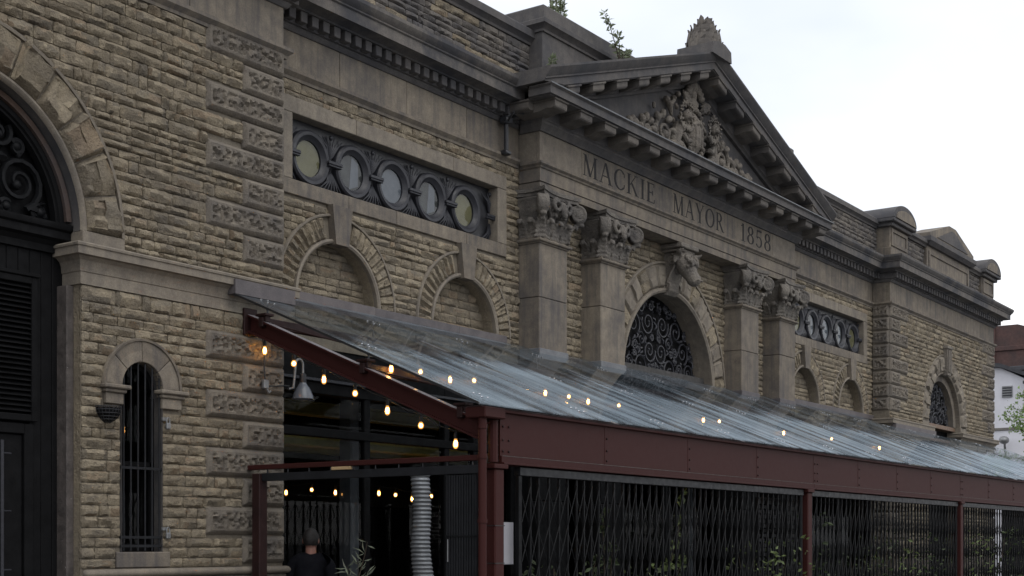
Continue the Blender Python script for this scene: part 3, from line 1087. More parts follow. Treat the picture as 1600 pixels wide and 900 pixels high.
for s_ in (-1, 1):
    obj('door_leaf', MB().bbox(cxl + s_ * .006, cxl + s_ * .735, DY + .01, DY + .05, .05, 2.585, .006), M['black'], door)
    hx = cxl + s_ * .47
    hm = MB().tube([(hx, DY - .09, 1.25), (hx, DY - .09, 2.52)], .016, 8)
    for z in (1.42, 1.92, 2.41):
        hm.tube([(hx, DY - .09, z), (hx, DY + .02, z)], .009, 6)
        hm.tube([(hx, DY - .09, z), (hx + .09, DY - .085, z)], .007, 6)
    obj('pull_handle', hm, M['iron'], door)

# ---- narrow barred window right of the doorway
nwx0, nwx1, nwz = 8.09, 8.56, 3.075
ncx = (nwx0 + nwx1) / 2; nr = (nwx1 - nwx0) / 2
nw = part('narrow_window', hall, (ncx, 0, 1.5))
rv = MB()
rv.ring([(nr, -.02), (nr, .16)], ncx, nwz, 0, 180, 24)
for xx in (nwx0, nwx1):
    rv.add([(xx, -.02, 1.56), (xx, .16, 1.56), (xx, .16, nwz), (xx, -.02, nwz)], [(0, 1, 2, 3)])
obj('reveal', rv, M['sooty'], nw, smooth=40)
for (a0, a1, mt) in ((0, 42, 'ashlar_warm'), (42, 92, 'ashlar'), (92, 140, 'ashlar'), (140, 180, 'ashlar')):
    voussoir(nw, ncx, nwz, nr, .43, a0, a1, -.028, .003, M[mt], .02, .001, seed=a0, name='arch_stone', base=.003)
obj('arch_drip', MB().ring([(.425, 0), (.425, -.045), (.445, -.05), (.45, -.03), (.45, .01)], ncx, nwz, 0, 180, 30), M['ashlar'], nw, smooth=40)
for xa, xb, mt in ((7.885, 8.12, 'ashlar'), (8.53, 8.80, 'ashlar_warm')):
    im = MB().bbox(xa + .02, xb - .02, -.035, .04, 2.90, 3.0, .006).bbox(xa, xb, -.06, .04, 3.0, 3.035, .008).bbox(xa - .03, xb + .03, -.09, .04, 3.035, 3.073, .01)
    obj('window_impost', im, M[mt], nw)
obj('window_sill', MB().bbox(nwx0 - .06, nwx1 + .09, -.03, .35, 1.42, 1.565, .01), M['ashlar'], nw)
obj('sash_frame', MB().box(nwx0, nwx0 + .05, .10, .15, 1.57, 3.0).box(nwx1 - .05, nwx1, .10, .15, 1.57, 3.0).box(nwx0, nwx1, .10, .15, 1.57, 1.64).box(nwx0, nwx1, .10, .15, 2.36, 2.40).ring([(nr, .1), (nr - .05, .1), (nr - .05, .15)], ncx, nwz, 0, 180, 20), M['black'], nw)
obj('pane', MB().add([(nwx0, .128, 1.57), (nwx1, .128, 1.57), (nwx1, .128, nwz)] + [(ncx + nr * math.cos(PI * i / 12), .128, nwz + nr * math.sin(PI * i / 12)) for i in range(1, 12)] + [(nwx0, .128, nwz)], [tuple(range(15))]), M['glass_dark'], nw)
obj('room_behind', MB().box(nwx0 - .5, nwx1 + .6, 1.2, 1.25, 1, 4).box(nwx0 - .5, nwx0 - .48, .35, 1.2, 1, 4).box(nwx1 + .55, nwx1 + .57, .35, 1.2, 1, 4).box(nwx0 - .5, nwx1 + .6, .35, 1.2, 3.5, 3.52), M['interior'], nw)
for i in range(6):
    bx = nwx0 + .03 + i * .082
    top = nwz + math.sqrt(max(.0, nr ** 2 - (bx - ncx) ** 2)) - .01
    obj('window_bar', MB().tube([(bx, -.005, 1.575), (bx, -.005, top)], .0085, 6), M['track'], nw)
for z in (1.62, 1.70, 2.335):
    obj('cross_bar', MB().box(nwx0 - .01, nwx1 + .0, -.012, .006, z - .012, z + .012), M['track'], nw)
for z in (1.735, 2.76):
    pk = MB().bbox(nwx1 + .02, nwx1 + .07, -.06, -.03, z - .05, z + .01, .008, 0)
    pk.tube([(nwx1 + .028, -.045, z + .01)] + [(nwx1 + .045 + .017 * math.cos(PI - PI * i / 8), -.045, z + .03 + .03 * math.sin(PI * i / 8)) for i in range(9)] + [(nwx1 + .062, -.045, z + .01)], .006, 6)
    pk.box(nwx1 - .01, nwx1 + .05, -.03, -.01, z + .03, z + .06)
    obj('padlock', pk, M['galv'], nw)

# ---------------------------------------------------------------- link bays
def link_bay(s):
    def X(rel): return XC + s * rel
    xa, xb = sorted((X(4.17), X(8.99)))
    W = part('link_wall', hall, ((xa + xb) / 2, YL, 0))
    wx0, wx1 = sorted((X(4.68), X(8.47)))
    wz0, wz1 = 5.567, 6.284
    n1, n2 = X(7.74), X(5.38)
    nr_, nzs_ = .66, 4.335
    ops = [rect_op(wx0, wx1, wz0, wz1), arch_op(n1, nr_, nzs_, 4.08), arch_op(n2, nr_, nzs_, 4.08)]
    mb = wall_panel(MB(), xa - .3, xb + .3, 3.80, 7.66, YL + .011, ops)
    obj('backing', mb, M['mortar'], W)
    obj('flat_roof', MB().box(xa, xb, YL + .2, 9, 7.55, 7.66), M['lead'], W)
    rg = random.Random(80 + s)
    exn = [ex_arch(n1, .97, nzs_, 4.0), ex_arch(n2, .97, nzs_, 4.0), ex_rect(wx0 - .2, wx1 + .2, 5.40, 6.46)]
    rubble(xa, xb, 4.20, 6.64, YL, exn, rng=rg, relief=.034)
    # niches
    for cx in (n1, n2):
        N = part('blind_arch', hall, (cx, YL, 4.1))
        rv = MB().ring([(nr_, YL - .005), (nr_, YL + .19)], cx, nzs_, 0, 180, 30)
        for sg in (-1, 1):
            rv.add([(cx + sg * nr_, YL - .005, 4.05), (cx + sg * nr_, YL + .19, 4.05), (cx + sg * nr_, YL + .19, nzs_), (cx + sg * nr_, YL - .005, nzs_)], [(0, 1, 2, 3)])
        obj('reveal', rv, M['rubble'], N, smooth=40)
        obj('niche_back', MB().box(cx - .7, cx + .7, YL + .19, YL + .23, 4.0, 5.05), M['mortar'], N)
        def outside(zc, h, side, cx=cx):
            if zc <= nzs_: d = nr_
            elif zc < nzs_ + nr_: d = math.sqrt(nr_ ** 2 - (zc - nzs_) ** 2)
            else: return (cx - 9, cx + 9)
            return (cx - 9, cx - d - .02) if side < 0 else (cx + d + .02, cx + 9)
        rubble(cx - nr_, cx + nr_, 4.10, 5.0, YL + .178, [lambda z, h: outside(z, h, -1), lambda z, h: outside(z, h, 1)], rng=rg, relief=.022, lmin=.16, lmax=.42)
        obj('inner_roll', MB().ring([(nr_ - .002, YL + .02), (nr_ - .002, YL - .03), (nr_ + .02, YL - .046), (nr_ + .045, YL - .04), (nr_ + .05, YL)], cx, nzs_, 0, 180, 40), M['ashlar_warm'], N, smooth=40)
        obj('hood_fillet', MB().ring([(.955, YL + .01), (.955, YL - .035), (.975, YL - .04), (.985, YL - .02), (.985, YL + .01)], cx, nzs_, 0, 180, 40), M['ashlar_warm'], N, smooth=40)
        for i in range(11):
            for side in (0, 1):
                a0 = 8 + i * 6.7 - 8; a1 = a0 + 6.7
                if side: a0, a1 = 180 - a1, 180 - a0
                voussoir(N, cx, nzs_, nr_ + .052, .953, a0 + (.5 if side else 0), a1, YL - .004, .035, M['rubble'], .018, .022, seed=i + 20 * side + int(cx * 10))
        obj('keystone', MB().prism([(cx - .105, nzs_ + nr_ - .025), (cx + .105, nzs_ + nr_ - .025), (cx + .165, 5.405), (cx - .165, 5.405)], YL - .085, YL + .05), M['ashlar'], N)
        for sg in (-1, 1):
            u, v = sorted((cx + sg * (nr_ + .0), cx + sg * .985))
            obj('springer', MB().bbox(u, v, YL - .03, YL + .05, 4.20, nzs_ - .002, .008), M['ashlar_warm'], N)
    # window surround
    F = part('window_surround', hall, ((wx0 + wx1) / 2, YL, 5.4))
    for nm, z0, z1, n, mt in (('sill_stone', 5.405, wz0, 4, 'ashlar'), ('lintel_stone', wz1, 6.46, 3, 'ashlar_warm')):
        slabs(nm, F, wx0 - .2, wx1 + .2, YL - .025, z0, z1, n, M[mt], .20)
    for u, v in ((wx0 - .2, wx0), (wx1, wx1 + .2)):
        obj('jamb_stone', MB().bbox(u, v, YL - .024, YL + .18, wz0 + .002, wz1 - .002, .006), M['ashlar_warm'], F)
    sf = MB()
    sf.box(wx0, wx1, YL + .18, YL + .5, wz1 + .0, wz1 + .05)
    obj('soffit', sf, M['ashlar'], F)
    # five linked iron rings with glass
    G = part('ring_window', hall, ((wx0 + wx1) / 2, YL + .1, wz0))
    yb = YL + .13
    zc = (wz0 + wz1) / 2 - .035
    cs = [X(r_) for r_ in (8.10, 7.388, 6.675, 5.963, 5.25)]
    # backing plate pierced by the five rings
    obj('iron_plate', wall_panel(MB(), wx0, wx1, wz0, wz1, yb, [dict(x0=c - .21, x1=c + .21, r=.21, zs=zc, z0=zc) for c in cs]), M['iron_dark'], G)
    lowp = MB()
    for c in cs:
        n = 20
        for i in range(n):
            t0, t1 = -1 + 2 * i / n, -1 + 2 * (i + 1) / n
            # cut-away below the centre line is covered by the ring; the pane stands behind it
    for k, c in enumerate(cs):
        rp = []
        for (r_, y_) in ((.200, yb + .11), (.200, yb - .03), (.225, yb - .045), (.25, yb - .075), (.285, yb - .08), (.305, yb - .06), (.31, yb - .02), (.31, yb + .01)):
            rp.append((r_, y_))
        ro = obj('ring', MB().ring(rp, c, zc, 0, 360, 48), M['iron'], G, smooth=35)
        pm = MB().add([(c + .205 * math.cos(2 * PI * i / 32), yb - .018, zc + .205 * math.sin(2 * PI * i / 32)) for i in range(32)], [tuple(range(32))])
        obj('pane', pm, M['glass_window'], ro)
        bl = ['blind_ochre', 'blind_grey', 'blind_blue', 'blind_grey', 'blind_ochre'][k if s < 0 else 4 - k]
        bm_ = MB().prism([(c + .203 * math.cos(2 * PI * i / 32), zc + .203 * math.sin(2 * PI * i / 32)) for i in range(32)], yb - .006, yb - .003)
        obj('blind', bm_, M[bl], ro)  # flat colour behind the pane; the blue one paints reflected sky
        if bl == 'blind_grey':
            q = MB().prism([(c + .02 * s + s * 0, zc - .19), (c + .13, zc - .13), (c + .13, zc + .13), (c + .02, zc + .19)], yb - .011, yb - .008)
            obj('curtain', q, M['blind_blue'], ro)  # pale blue patch painted as a sky reflection in the pane
    def clip(c, xlo, xhi): return max(min(c, xhi), xlo)
    mids = [wx0 + .0] + [(a + b) / 2 for a, b in zip(sorted(cs)[:-1], sorted(cs)[1:])] + [wx1]
    for k, mx in enumerate(mids):
        if k in (0, len(mids) - 1):
            sg = 1 if k == 0 else -1
            x0, x1 = (mx, mx + sg * .17)
        else: x0, x1 = mx - .115, mx + .115
        bar = MB().bbox(x0, x1, yb - .12, yb - .085, zc - .012, zc + .028, .008)
        bar.bbox(x0 + .01, x1 - .01, yb - .115, yb - .07, zc - .035, zc - .014, .006)
        obj('ring_link', bar, M['iron'], G)
        for sg in (-1, 1):
            lf = MB()
            for j in range(-3, 4):
                dx = j * .034
                if not (wx0 + .01 < mx + dx < wx1 - .01): continue
                z_lo = zc + sg * (.06 + abs(j) * .012); z_hi = zc + sg * (.325 - abs(j) * .008)
                x_hi = clip(mx + dx * 1.9, wx0 + .015, wx1 - .015)
                lf.tube([(mx + dx * .35, yb - .02, z_lo), (mx + dx * .8, yb - .045, (z_lo + z_hi) / 2), (x_hi, yb - .028, z_hi)], [.011, .016, .005], 5)
            lf.ball((mx if 0 < k < len(mids) - 1 else clip(mx, wx0 + .03, wx1 - .03), yb - .04, zc + sg * .31), (.028, .022, .03), seg=8, ring=5)
            obj('palmette', lf, M['iron'], G, smooth=60)
    # entablature of the link
    seg = 3 if s < 0 else 7
    C = part('link_cornice', hall, ((xa + xb) / 2, YL, 6.6))
    obj('architrave_moulding', course(P_ARCHI, seg, seg), M['ashlar'], C, smooth=25)
    slabs('frieze_slab', C, xa + .012, xb - .012, YL - .012, 6.742, 7.158, 4, M['ashlar'], .1)
    obj('bed_moulding', course(P_BED, seg, seg), M['sooty'], C, smooth=25)
    obj('corona', course(P_CORONA, seg, seg), M['corona'], C, smooth=25)
    dentils(C, seg, .1 if s < 0 else 0, .0 if s < 0 else .1)
    # parapet
    PW = part('parapet', hall, ((xa + xb) / 2, .32, 7.66))
    pa, pb = sorted((X(4.03), X(9.2)))
    zt = 8.50
    obj('parapet_backing', MB().box(pa, pb, .342, .75, 7.64, zt - .12), M['mortar'], PW)
    rubble(pa, pb, 7.668, zt - .19, .32, [], rng=rg, grey=1, relief=.03)
    cop = [(-.02, zt - .19), (.03, zt - .19), (.04, zt - .16), (.08, zt - .12), (.10, zt - .11), (.10, zt - .02), (.08, zt), (-.45, zt + .03)]
    obj('parapet_coping', course(cop, 0, 0, path=[(pa, .32), (pb, .32)]), M['sooty'], PW, smooth=25)


link_bay(-1)
link_bay(1)

# ---------------------------------------------------------------- central portico wall and arch
ca0, ca1 = XC - 4.17, XC + 4.17
CW = part('portico_wall', hall, (XC, YL, 0))
CR, CRO, CZS = 1.47, 1.95, 4.13
obj('backing', wall_panel(MB(), ca0, ca1, 3.8, 6.5, YL + .011, [arch_op(XC, CR, CZS, 3.8)]), M['mortar'], CW)
rgc = random.Random(99)
exc = [ex_arch(XC, CRO - .03, CZS, 3.0)] + [ex_rect(XC + r_ - .33, XC + r_ + .33, 3, 7) for r_ in (-3.84, -2.28, 2.28, 3.84)]
rubble(ca0, ca1, 4.1, 6.34, YL, exc, rng=rgc, relief=.034)
CA = part('central_arch', hall, (XC, YL, CZS))
obj('reveal', MB().ring([(CR, YL - .01), (CR, YL + .18), (CR - .004, YL + .18), (CR - .004, YL + .33)], XC, CZS, 0, 180, 60), M['ashlar_warm'], CA, smooth=40)
obj('inner_roll', MB().ring([(CR - .002, YL + .01), (CR - .002, YL - .035), (CR + .03, YL - .058), (CR + .065, YL - .05), (CR + .08, YL)], XC, CZS, 0, 180, 60), M['ashlar_warm'], CA, smooth=40)
obj('hood_fillet', MB().ring([(CRO - .03, YL + .01), (CRO - .03, YL - .04), (CRO, YL - .045), (CRO + .01, YL - .02), (CRO + .01, YL + .01)], XC, CZS, 0, 180, 60), M['ashlar_warm'], CA, smooth=40)
for i in range(19):
    a0, a1 = 180 * i / 19, 180 * (i + 1) / 19
    voussoir(CA, XC, CZS, CR + .082, CRO - .032, a0, a1, YL - .004, .045, M['ashlar_warm'] if i % 3 else M['rubble'], .035, .022, seed=i + 300)
cwin = part('arch_window', hall, (XC, YL + .5, CZS))
obj('dark_glazing', MB().prism([(XC + CR * math.cos(PI * i / 40), CZS + CR * math.sin(PI * i / 40)) for i in range(41)], YL + .31, YL + .34), M['black'], cwin)
scroll_grille(cwin, XC, CZS, CR - .03, YL + .25, M['iron'], 12, (.06, .20), .013, 62, 0.0)
# fanlight of the right-hand pavilion
rwin = part('arch_window', hall, (cxr, .3, zsp))
obj('reveal', MB().ring([(rin, -.01), (rin, .09), (rin - .13, .09), (rin - .15, .10), (rin - .15, .30)], cxr, zsp, 0, 180, 50), M['ashlar'], rwin, smooth=30)
obj('dark_glazing', MB().prism([(cxr + rin * math.cos(PI * i / 40), zsp + rin * math.sin(PI * i / 40)) for i in range(41)], .27, .30), M['black'], rwin)
scroll_grille(rwin, cxr, zsp, rin - .17, .21, M['iron'], 21, (.07, .17), .012, 34, 0.0)
obj('fanlight_sill', MB().bbox(cxr - rin + .02, cxr + rin - .02, .10, .28, 4.30, zsp - .002, .01), M['sill_brown'], rwin)
obj('doorway_fill', MB().box(cxr - rin, cxr + rin, .30, .34, 0.02, 4.3), M['black'], rwin)

# ---------------------------------------------------------------- carved capitals
def capital_mesh():
    mb = MB()
    # bell
    vs = []
    for (z, hw, yf) in ((0, .325, 0), (.28, .33, -.005), (.46, .37, -.04), (.53, .40, -.07)):
        vs += [(-hw, yf, z), (hw, yf, z), (hw, .34, z), (-hw, .34, z)]
    fs = [(i * 4 + k, i * 4 + (k + 1) % 4, (i + 1) * 4 + (k + 1) % 4, (i + 1) * 4 + k) for i in range(3) for k in range(4)] + [(3, 2, 1, 0), (12, 13, 14, 15)]
    mb.add(vs, fs)

    def leaf(p, out, h, wd, curl=.09):
        p = Vector(p); out = Vector(out).normalized(); side = Vector((-out.y, out.x, 0))
        for k, (t, o) in enumerate(((0, 0), (.25, .012), (.5, .022), (.72, .040), (.88, .066), (1.0, .095), (.95, .118), (.86, .122))):
            c = p + out * (o * curl / .09 + .012) + Vector((0, 0, h * t))
            ww = wd * (1 - .45 * t) * (1 if k < 6 else .6)
            mb.ball(c, .022, seg=6, ring=5)
            for sgn in (-1, 1):
                mb.ball(c + side * sgn * ww * .55, (.022, .022, .030), seg=6, ring=5)
                if k < 5: mb.ball(c + side * sgn * ww - Vector((0, 0, .01)) + out * .006, (.017, .017, .026), seg=6, ring=5)
    for x in (-.22, 0, .22): leaf((x, 0, .01), (0, -1, 0), .21, .085)
    for x in (-.11, .11): leaf((x, -.005, .10), (0, -1, 0), .23, .075, .07)
    for sg in (-1, 1):
        for y in (.08, .25): leaf((sg * .325, y, .01), (sg, 0, 0), .21, .075)
        leaf((sg * .325, .0, .01), (sg, -1, 0), .24, .08)
        # diagonal volutes
        d = Vector((sg, -1, 0)).normalized(); nr2 = Vector((-d.y, d.x, 0))
        c = Vector((sg * .425, -.105, .40))
        for off in (-.055, .055):
            pts = []
            for i in range(36):
                t = i / 35; a = R(100) - 2 * PI * 1.9 * t; rr = .115 * (1 - .86 * t)
                pts.append(c + d * rr * math.cos(a) + Vector((0, 0, rr * math.sin(a))) + nr2 * off)
            mb.tube(pts, [.026 - .006 * k / 36 for k in range(36)], 6)
            mb.ball(pts[-1], .026, seg=6, ring=5)
        mb.ball(c, (.085, .085, .10), seg=12, ring=8)
        for off in (-.03, 0, .03):
            pts = [c + d * .112 * math.cos(R(a)) + Vector((0, 0, .112 * math.sin(R(a)))) + nr2 * off for a in range(-100, 131, 15)]
            mb.tube(pts, .022, 6)
        mb.ball(c + d * .05 + Vector((0, 0, -.135)), (.055, .055, .03), seg=8, ring=5)
        mb.tube([Vector((sg * .10, -.03, .16)), Vector((sg * .17, -.06, .33)), Vector((sg * .28, -.08, .47)), c + Vector((0, 0, .10))], [.02, .026, .03, .03], 6)
    # ram's head on the face
    mb.ball((0, -.12, .43), (.072, .085, .072)); mb.ball((0, -.165, .36), (.048, .055, .07)); mb.ball((0, -.185, .305), (.038, .042, .042))
    for sg in (-1, 1):
        pts = []
        for i in range(22):
            t = i / 21; a = R(95) - sg * -1 * 2 * PI * 1.15 * t * 1
            rr = .085 * (1 - .6 * t)
            pts.append((sg * (.125 + rr * math.cos(R(95) - 2 * PI * 1.15 * t) * 1.0), -.13 - .05 * t, .425 + rr * math.sin(R(95) - 2 * PI * 1.15 * t)))
        mb.tube(pts, [.038 - .018 * k / 21 for k in range(22)], 7)
        mb.ball((sg * .045, -.17, .40), .018, seg=6, ring=5)
        mb.ball((sg * .24, -.07, .44), (.04, .03, .05), seg=8, ring=6)
    me, org = mesh_of(mb, 'capital', M['carved_grey'])
    return me, org


CAP, CAPO = capital_mesh()
ab = []
for (sx_, sy_) in ((-1, 0), (1, 0)): pass
_pts = [(-.45, -.16)] + [(-.45 + .90 * i / 10, -.16 + .085 * math.sin(PI * i / 10)) for i in range(1, 10)] + [(.45, -.16)] + [(.45 - .06 * math.sin(PI * i / 10), -.16 + .50 * i / 10) for i in range(1, 10)] + [(.44, .34), (-.44, .34)] + [(-.45 + .06 * math.sin(PI * i / 10), .34 - .50 * i / 10) for i in range(1, 10)]
abm = MB().prism(_pts, .585, .635, 'z').prism([(x * .94, (y - .09) * .9 + .09) for x, y in _pts], .54, .587, 'z')
ABA, ABAO = mesh_of(abm, 'abacus', M['carved_grey'])
PIL = [-3.84, -2.28, 2.28, 3.84]
for k, rel in enumerate(PIL):
    x = XC + rel
    P = part('pilaster', hall, (x, YP, 4.1))
    P['label'] = ['outer left pilaster', 'inner left pilaster', 'inner right pilaster', 'outer right pilaster'][k] + ' with ram-headed capital'
    hw = .34
    zj = 4.90 + .1 * (k % 2)
    for z0, z1 in ((0.02, 2.2), (2.205, 4.15), (4.153, zj), (zj + .004, 5.618)):
        obj('shaft_block', MB().bbox(x - hw, x + hw, YP + random.uniform(0, .002), YL + .05, z0, z1, .010), M['ashlar'] if z0 > 4 else M['black'], P)
    nk = [(-.02, 5.615), (.012, 5.615), (.02, 5.63), (.045, 5.64), (.052, 5.655), (.045, 5.672), (.02, 5.68), (.02, 5.70), (-.02, 5.702)]
    obj('necking', course(nk, 0, 2, path=[(x - hw, YL), (x - hw, YP), (x + hw, YP), (x + hw, YL)]), M['ashlar'], P, smooth=40)
    c = inst('capital', CAP, P, Vector((x, YP, 5.70)) + CAPO)
    remesh(c, .0125, 1)
    inst('abacus', ABA, P, Vector((x, YP, 5.70)) + ABAO)
    lb = MB()
    lb.bbox(x - hw - .012, x + hw + .012, YP - .014, YL - .03, 4.08, 4.225, .006)
    obj('lead_collar', lb, M['lead_blue'] if k < 2 else M['lead'], P)

# ---------------------------------------------------------------- portico entablature
EN = part('portico_entablature', hall, (XC, YP, 6.33))
obj('core', MB().box(ca0 + .02, ca1 - .02, YP + .02, .9, 6.34, 7.50), M['mortar'], EN)
obj('soffit', MB().box(ca0 + .02, ca1 - .02, YP + .02, YL + .1, 6.333, 6.36), M['ashlar'], EN)
pa_lo = [(-.06, 6.332), (0, 6.332), (0, 6.428), (-.06, 6.428)]
pa_hi = [(-.06, 6.436), (.012, 6.436), (.012, 6.605), (.03, 6.612), (.04, 6.632), (.06, 6.645), (.07, 6.655), (.07, 6.682), (-.06, 6.69)]
obj('lower_fascia', course(pa_lo, 4, 6), M['ashlar'], EN)
obj('upper_fascia', course(pa_hi, 4, 6), M['ashlar'], EN, smooth=25)
for xa, xb, mt in ((ca0 + .0, 16.02, 'ashlar_warm'), (16.024, 22.34, 'ashlar'), (22.343, ca1, 'ashlar_warm')):
    obj('frieze_slab', MB().bbox(xa, xb, YP, YP + .06, 6.685, 7.097, .005), M[mt], EN)
for xx in (ca0, ca1):
    obj('frieze_slab', MB().bbox(xx - (0 if xx == ca0 else .04), xx + (.04 if xx == ca0 else 0), YP + .062, YL + .05, 6.686, 7.096, .005), M['ashlar_warm'], EN)
p_bed = [(-.03, 7.092), (.03, 7.092), (.045, 7.115), (.085, 7.155), (.10, 7.17), (.10, 7.20), (.12, 7.215), (.12, 7.37), (-.03, 7.37)]
obj('bed_moulding', course(p_bed, 4, 6), M['sooty'], EN, smooth=25)
p_cor = [(-.03, 7.362), (.46, 7.362), (.46, 7.375), (.50, 7.376), (.50, 7.465), (.515, 7.475), (.53, 7.484), (.53, 7.498), (-.03, 7.51)]
obj('corona', course(p_cor, 4, 6), M['sooty'], EN, smooth=25)
# lead dressed over the shelf of the cornice
lp = [(.515, 7.495), (.538, 7.488), (.538, 7.504), (-.03, 7.517)]
obj('lead_edge', course(lp, 5, 5), M['lead_blue'], EN)


def modillion_mesh(name):
    prof = [(.0, .0), (.0, .118), (-.335, .118), (-.335, .055)] + [(-.335 + .05 - .05 * math.cos(R(a)), .055 - .035 * math.sin(R(a))) for a in (30, 60, 90)] + [(-.20, .03), (-.10, .005)]
    mb = MB().prism(prof, -.145, .145, 'x')
    mb.bbox(-.165, .165, -.355, .0, .118, .146, .006)
    return mesh_of(mb, name, M['modillion'])


MOD, MODO = modillion_mesh('modillion')
nm_ = 15
for i in range(nm_):
    x = XC + (i - (nm_ - 1) / 2) * .622
    inst('modillion', MOD, EN, Vector((x, YP - .118, 7.222)) + MODO)
for s_ in (-1, 1):
    inst('modillion', MOD, EN, Vector((XC + s_ * (4.17 + .118), YP + .02, 7.222)) + Matrix.Rotation(s_ * R(90), 3, 'Z') @ MODO, (0, 0, s_ * R(90)))

# lettering cut in the frieze --------------------------------------------------
def letter_strokes(ch):
    """serif capitals, unit height; returns (width, list of polygons)"""
    T, t, sf = .15, .062, .035
    P = []
    def st(x0, z0, x1, z1, w):
        P.append([(x0 - w / 2, z0), (x0 + w / 2, z0), (x1 + w / 2, z1), (x1 - w / 2, z1)])
    def ser(x, z, w=.26):
        P.append([(x - w / 2, z), (x + w / 2, z), (x + w / 2, z + sf), (x - w / 2, z + sf)])
    def arc(cx, cz, rx, rz, a0, a1, thick=T, thin=t, n=18):
        for i in range(n):
            q = []
            aa = [R(a0 + (a1 - a0) * (i + k) / n) for k in (0, 1)]
            for a in aa:
                w = thin + (thick - thin) * abs(math.cos(a)) ** 1.3
                q.append((cx + rx * math.cos(a), cz + rz * math.sin(a), w, a))
            P.append([(q[0][0], q[0][1]), (q[1][0], q[1][1]), (q[1][0] - q[1][2] * math.cos(q[1][3]), q[1][1] - q[1][2] * math.sin(q[1][3]) * .9), (q[0][0] - q[0][2] * math.cos(q[0][3]), q[0][1] - q[0][2] * math.sin(q[0][3]) * .9)])
    if ch == 'M':
        st(.12, 0, .16, 1, t); st(.17, 1, .52, .02, T); st(.52, .02, .88, 1, t); st(.88, 0, .86, 1, T); ser(.12, 0); ser(.90, 0, .3); ser(.12, 1 - sf, .2); ser(.90, 1 - sf, .24); return 1.02, P
    if ch == 'A':
        st(.10, 0, .44, 1, t); st(.80, 0, .46, 1, T); P.append([(.22, .32), (.68, .32), (.66, .375), (.24, .375)]); ser(.10, 0); ser(.80, 0, .32); return .9, P
    if ch == 'C':
        arc(.48, .5, .46, .51, 48, 312); st(.79, .86, .80, .68, .05); st(.79, .14, .80, .32, .05); return .84, P
    if ch == 'K':
        st(.16, 0, .16, 1, T); ser(.16, 0, .32); ser(.16, 1 - sf, .32); st(.24, .46, .70, 1, t); st(.38, .58, .78, 0, T); ser(.70, 1 - sf, .28); ser(.80, 0, .3); return .92, P
    if ch == 'I':
        st(.16, 0, .16, 1, T); ser(.16, 0, .32); ser(.16, 1 - sf, .32); return .32, P
    if ch == 'E':
        st(.16, 0, .16, 1, T); P.append([(.02, 0), (.62, 0), (.62, .05), (.02, .05)]); P.append([(.02, .95), (.60, .95), (.60, 1), (.02, 1)]); P.append([(.2, .49), (.48, .49), (.48, .54), (.2, .54)])
        st(.62, .0, .64, .2, .05); st(.60, 1, .61, .82, .05); st(.49, .40, .49, .63, .05); return .68, P
    if ch == 'Y':
        st(.10, 1, .44, .46, T); st(.78, 1, .46, .46, t); st(.45, 0, .45, .5, T); ser(.45, 0, .32); ser(.10, 1 - sf, .3); ser(.78, 1 - sf, .26); return .88, P
    if ch == 'O':
        arc(.48, .5, .48, .51, 0, 360, n=28); return .96, P
    if ch == 'R':
        st(.16, 0, .16, 1, T); ser(.16, 0, .32); ser(.16, 1 - sf, .32); arc(.34, .75, .32, .25, -90, 90); P.append([(.16, .95), (.36, .95), (.36, 1), (.16, 1)]); P.append([(.16, .5), (.36, .5), (.36, .55), (.16, .55)])
        st(.38, .52, .76, 0, T); ser(.80, 0, .24); return .88, P
    if ch == '1':
        st(.22, 0, .22, 1, .13); ser(.22, 0, .36); P.append([(.04, .84), (.06, .80), (.2, .90), (.22, 1)]); return .40, P
    if ch == '8':
        arc(.30, .27, .29, .28, 0, 360, .13, .055, 22); arc(.30, .76, .24, .245, 0, 360, .12, .055, 22); return .60, P
    if ch == '5':
        arc(.26, .31, .30, .32, -150, 128, .13, .055); st(.10, .56, .13, 1, .055); P.append([(.10, .90), (.50, .90), (.53, 1), (.10, 1)]); return .58, P
    if ch == 'T':
        st(.40, 0, .40, 1, T); ser(.40, 0, .3); P.append([(.02, .95), (.78, .95), (.78, 1), (.02, 1)]); st(.03, 1, .03, .8, .05); st(.77, 1, .77, .8, .05); return .8, P
    if ch == 'S':
        arc(.30, .74, .25, .26, 30, 250, .11, .06); arc(.30, .27, .27, .27, -150, 80, .12, .06); return .6, P
    return .4, P


def write(word, xa, xb, y, z, h, mat, parent, stretch=True, depth=.002):
    ws = [letter_strokes(c)[0] for c in word]
    gap = .16
    tot = sum(ws) + gap * (len(word) - 1)
    k = (xb - xa) / tot if stretch else h
    x = xa
    for c, w in zip(word, ws):
        mb = MB()
        for j, poly in enumerate(letter_strokes(c)[1]):
            o = .00006 * j
            mb.prism([(x + p[0] * k, z + p[1] * h) for p in poly], y - depth - o, y + .004)
        obj('letter', mb, mat, parent, fix=False)
        x += (w + gap) * k


INS = part('inscription', hall, (XC, YP, 6.73))
ZB, LH = 6.752, .295
write('MACKIE', 16.05, 18.09, YP, ZB, LH, M['letter'], INS)
write('MAYOR', 18.67, 20.42, YP, ZB, LH, M['letter'], INS)
write('1858', 21.05, 22.26, YP, ZB, LH, M['letter'], INS)

# ---------------------------------------------------------------- pediment
PD = part('pediment', hall, (XC, YP, 7.5))
SL, AP, PX = .332, 9.265, 4.76


def ztop(x): return AP - SL * abs(x - XC)


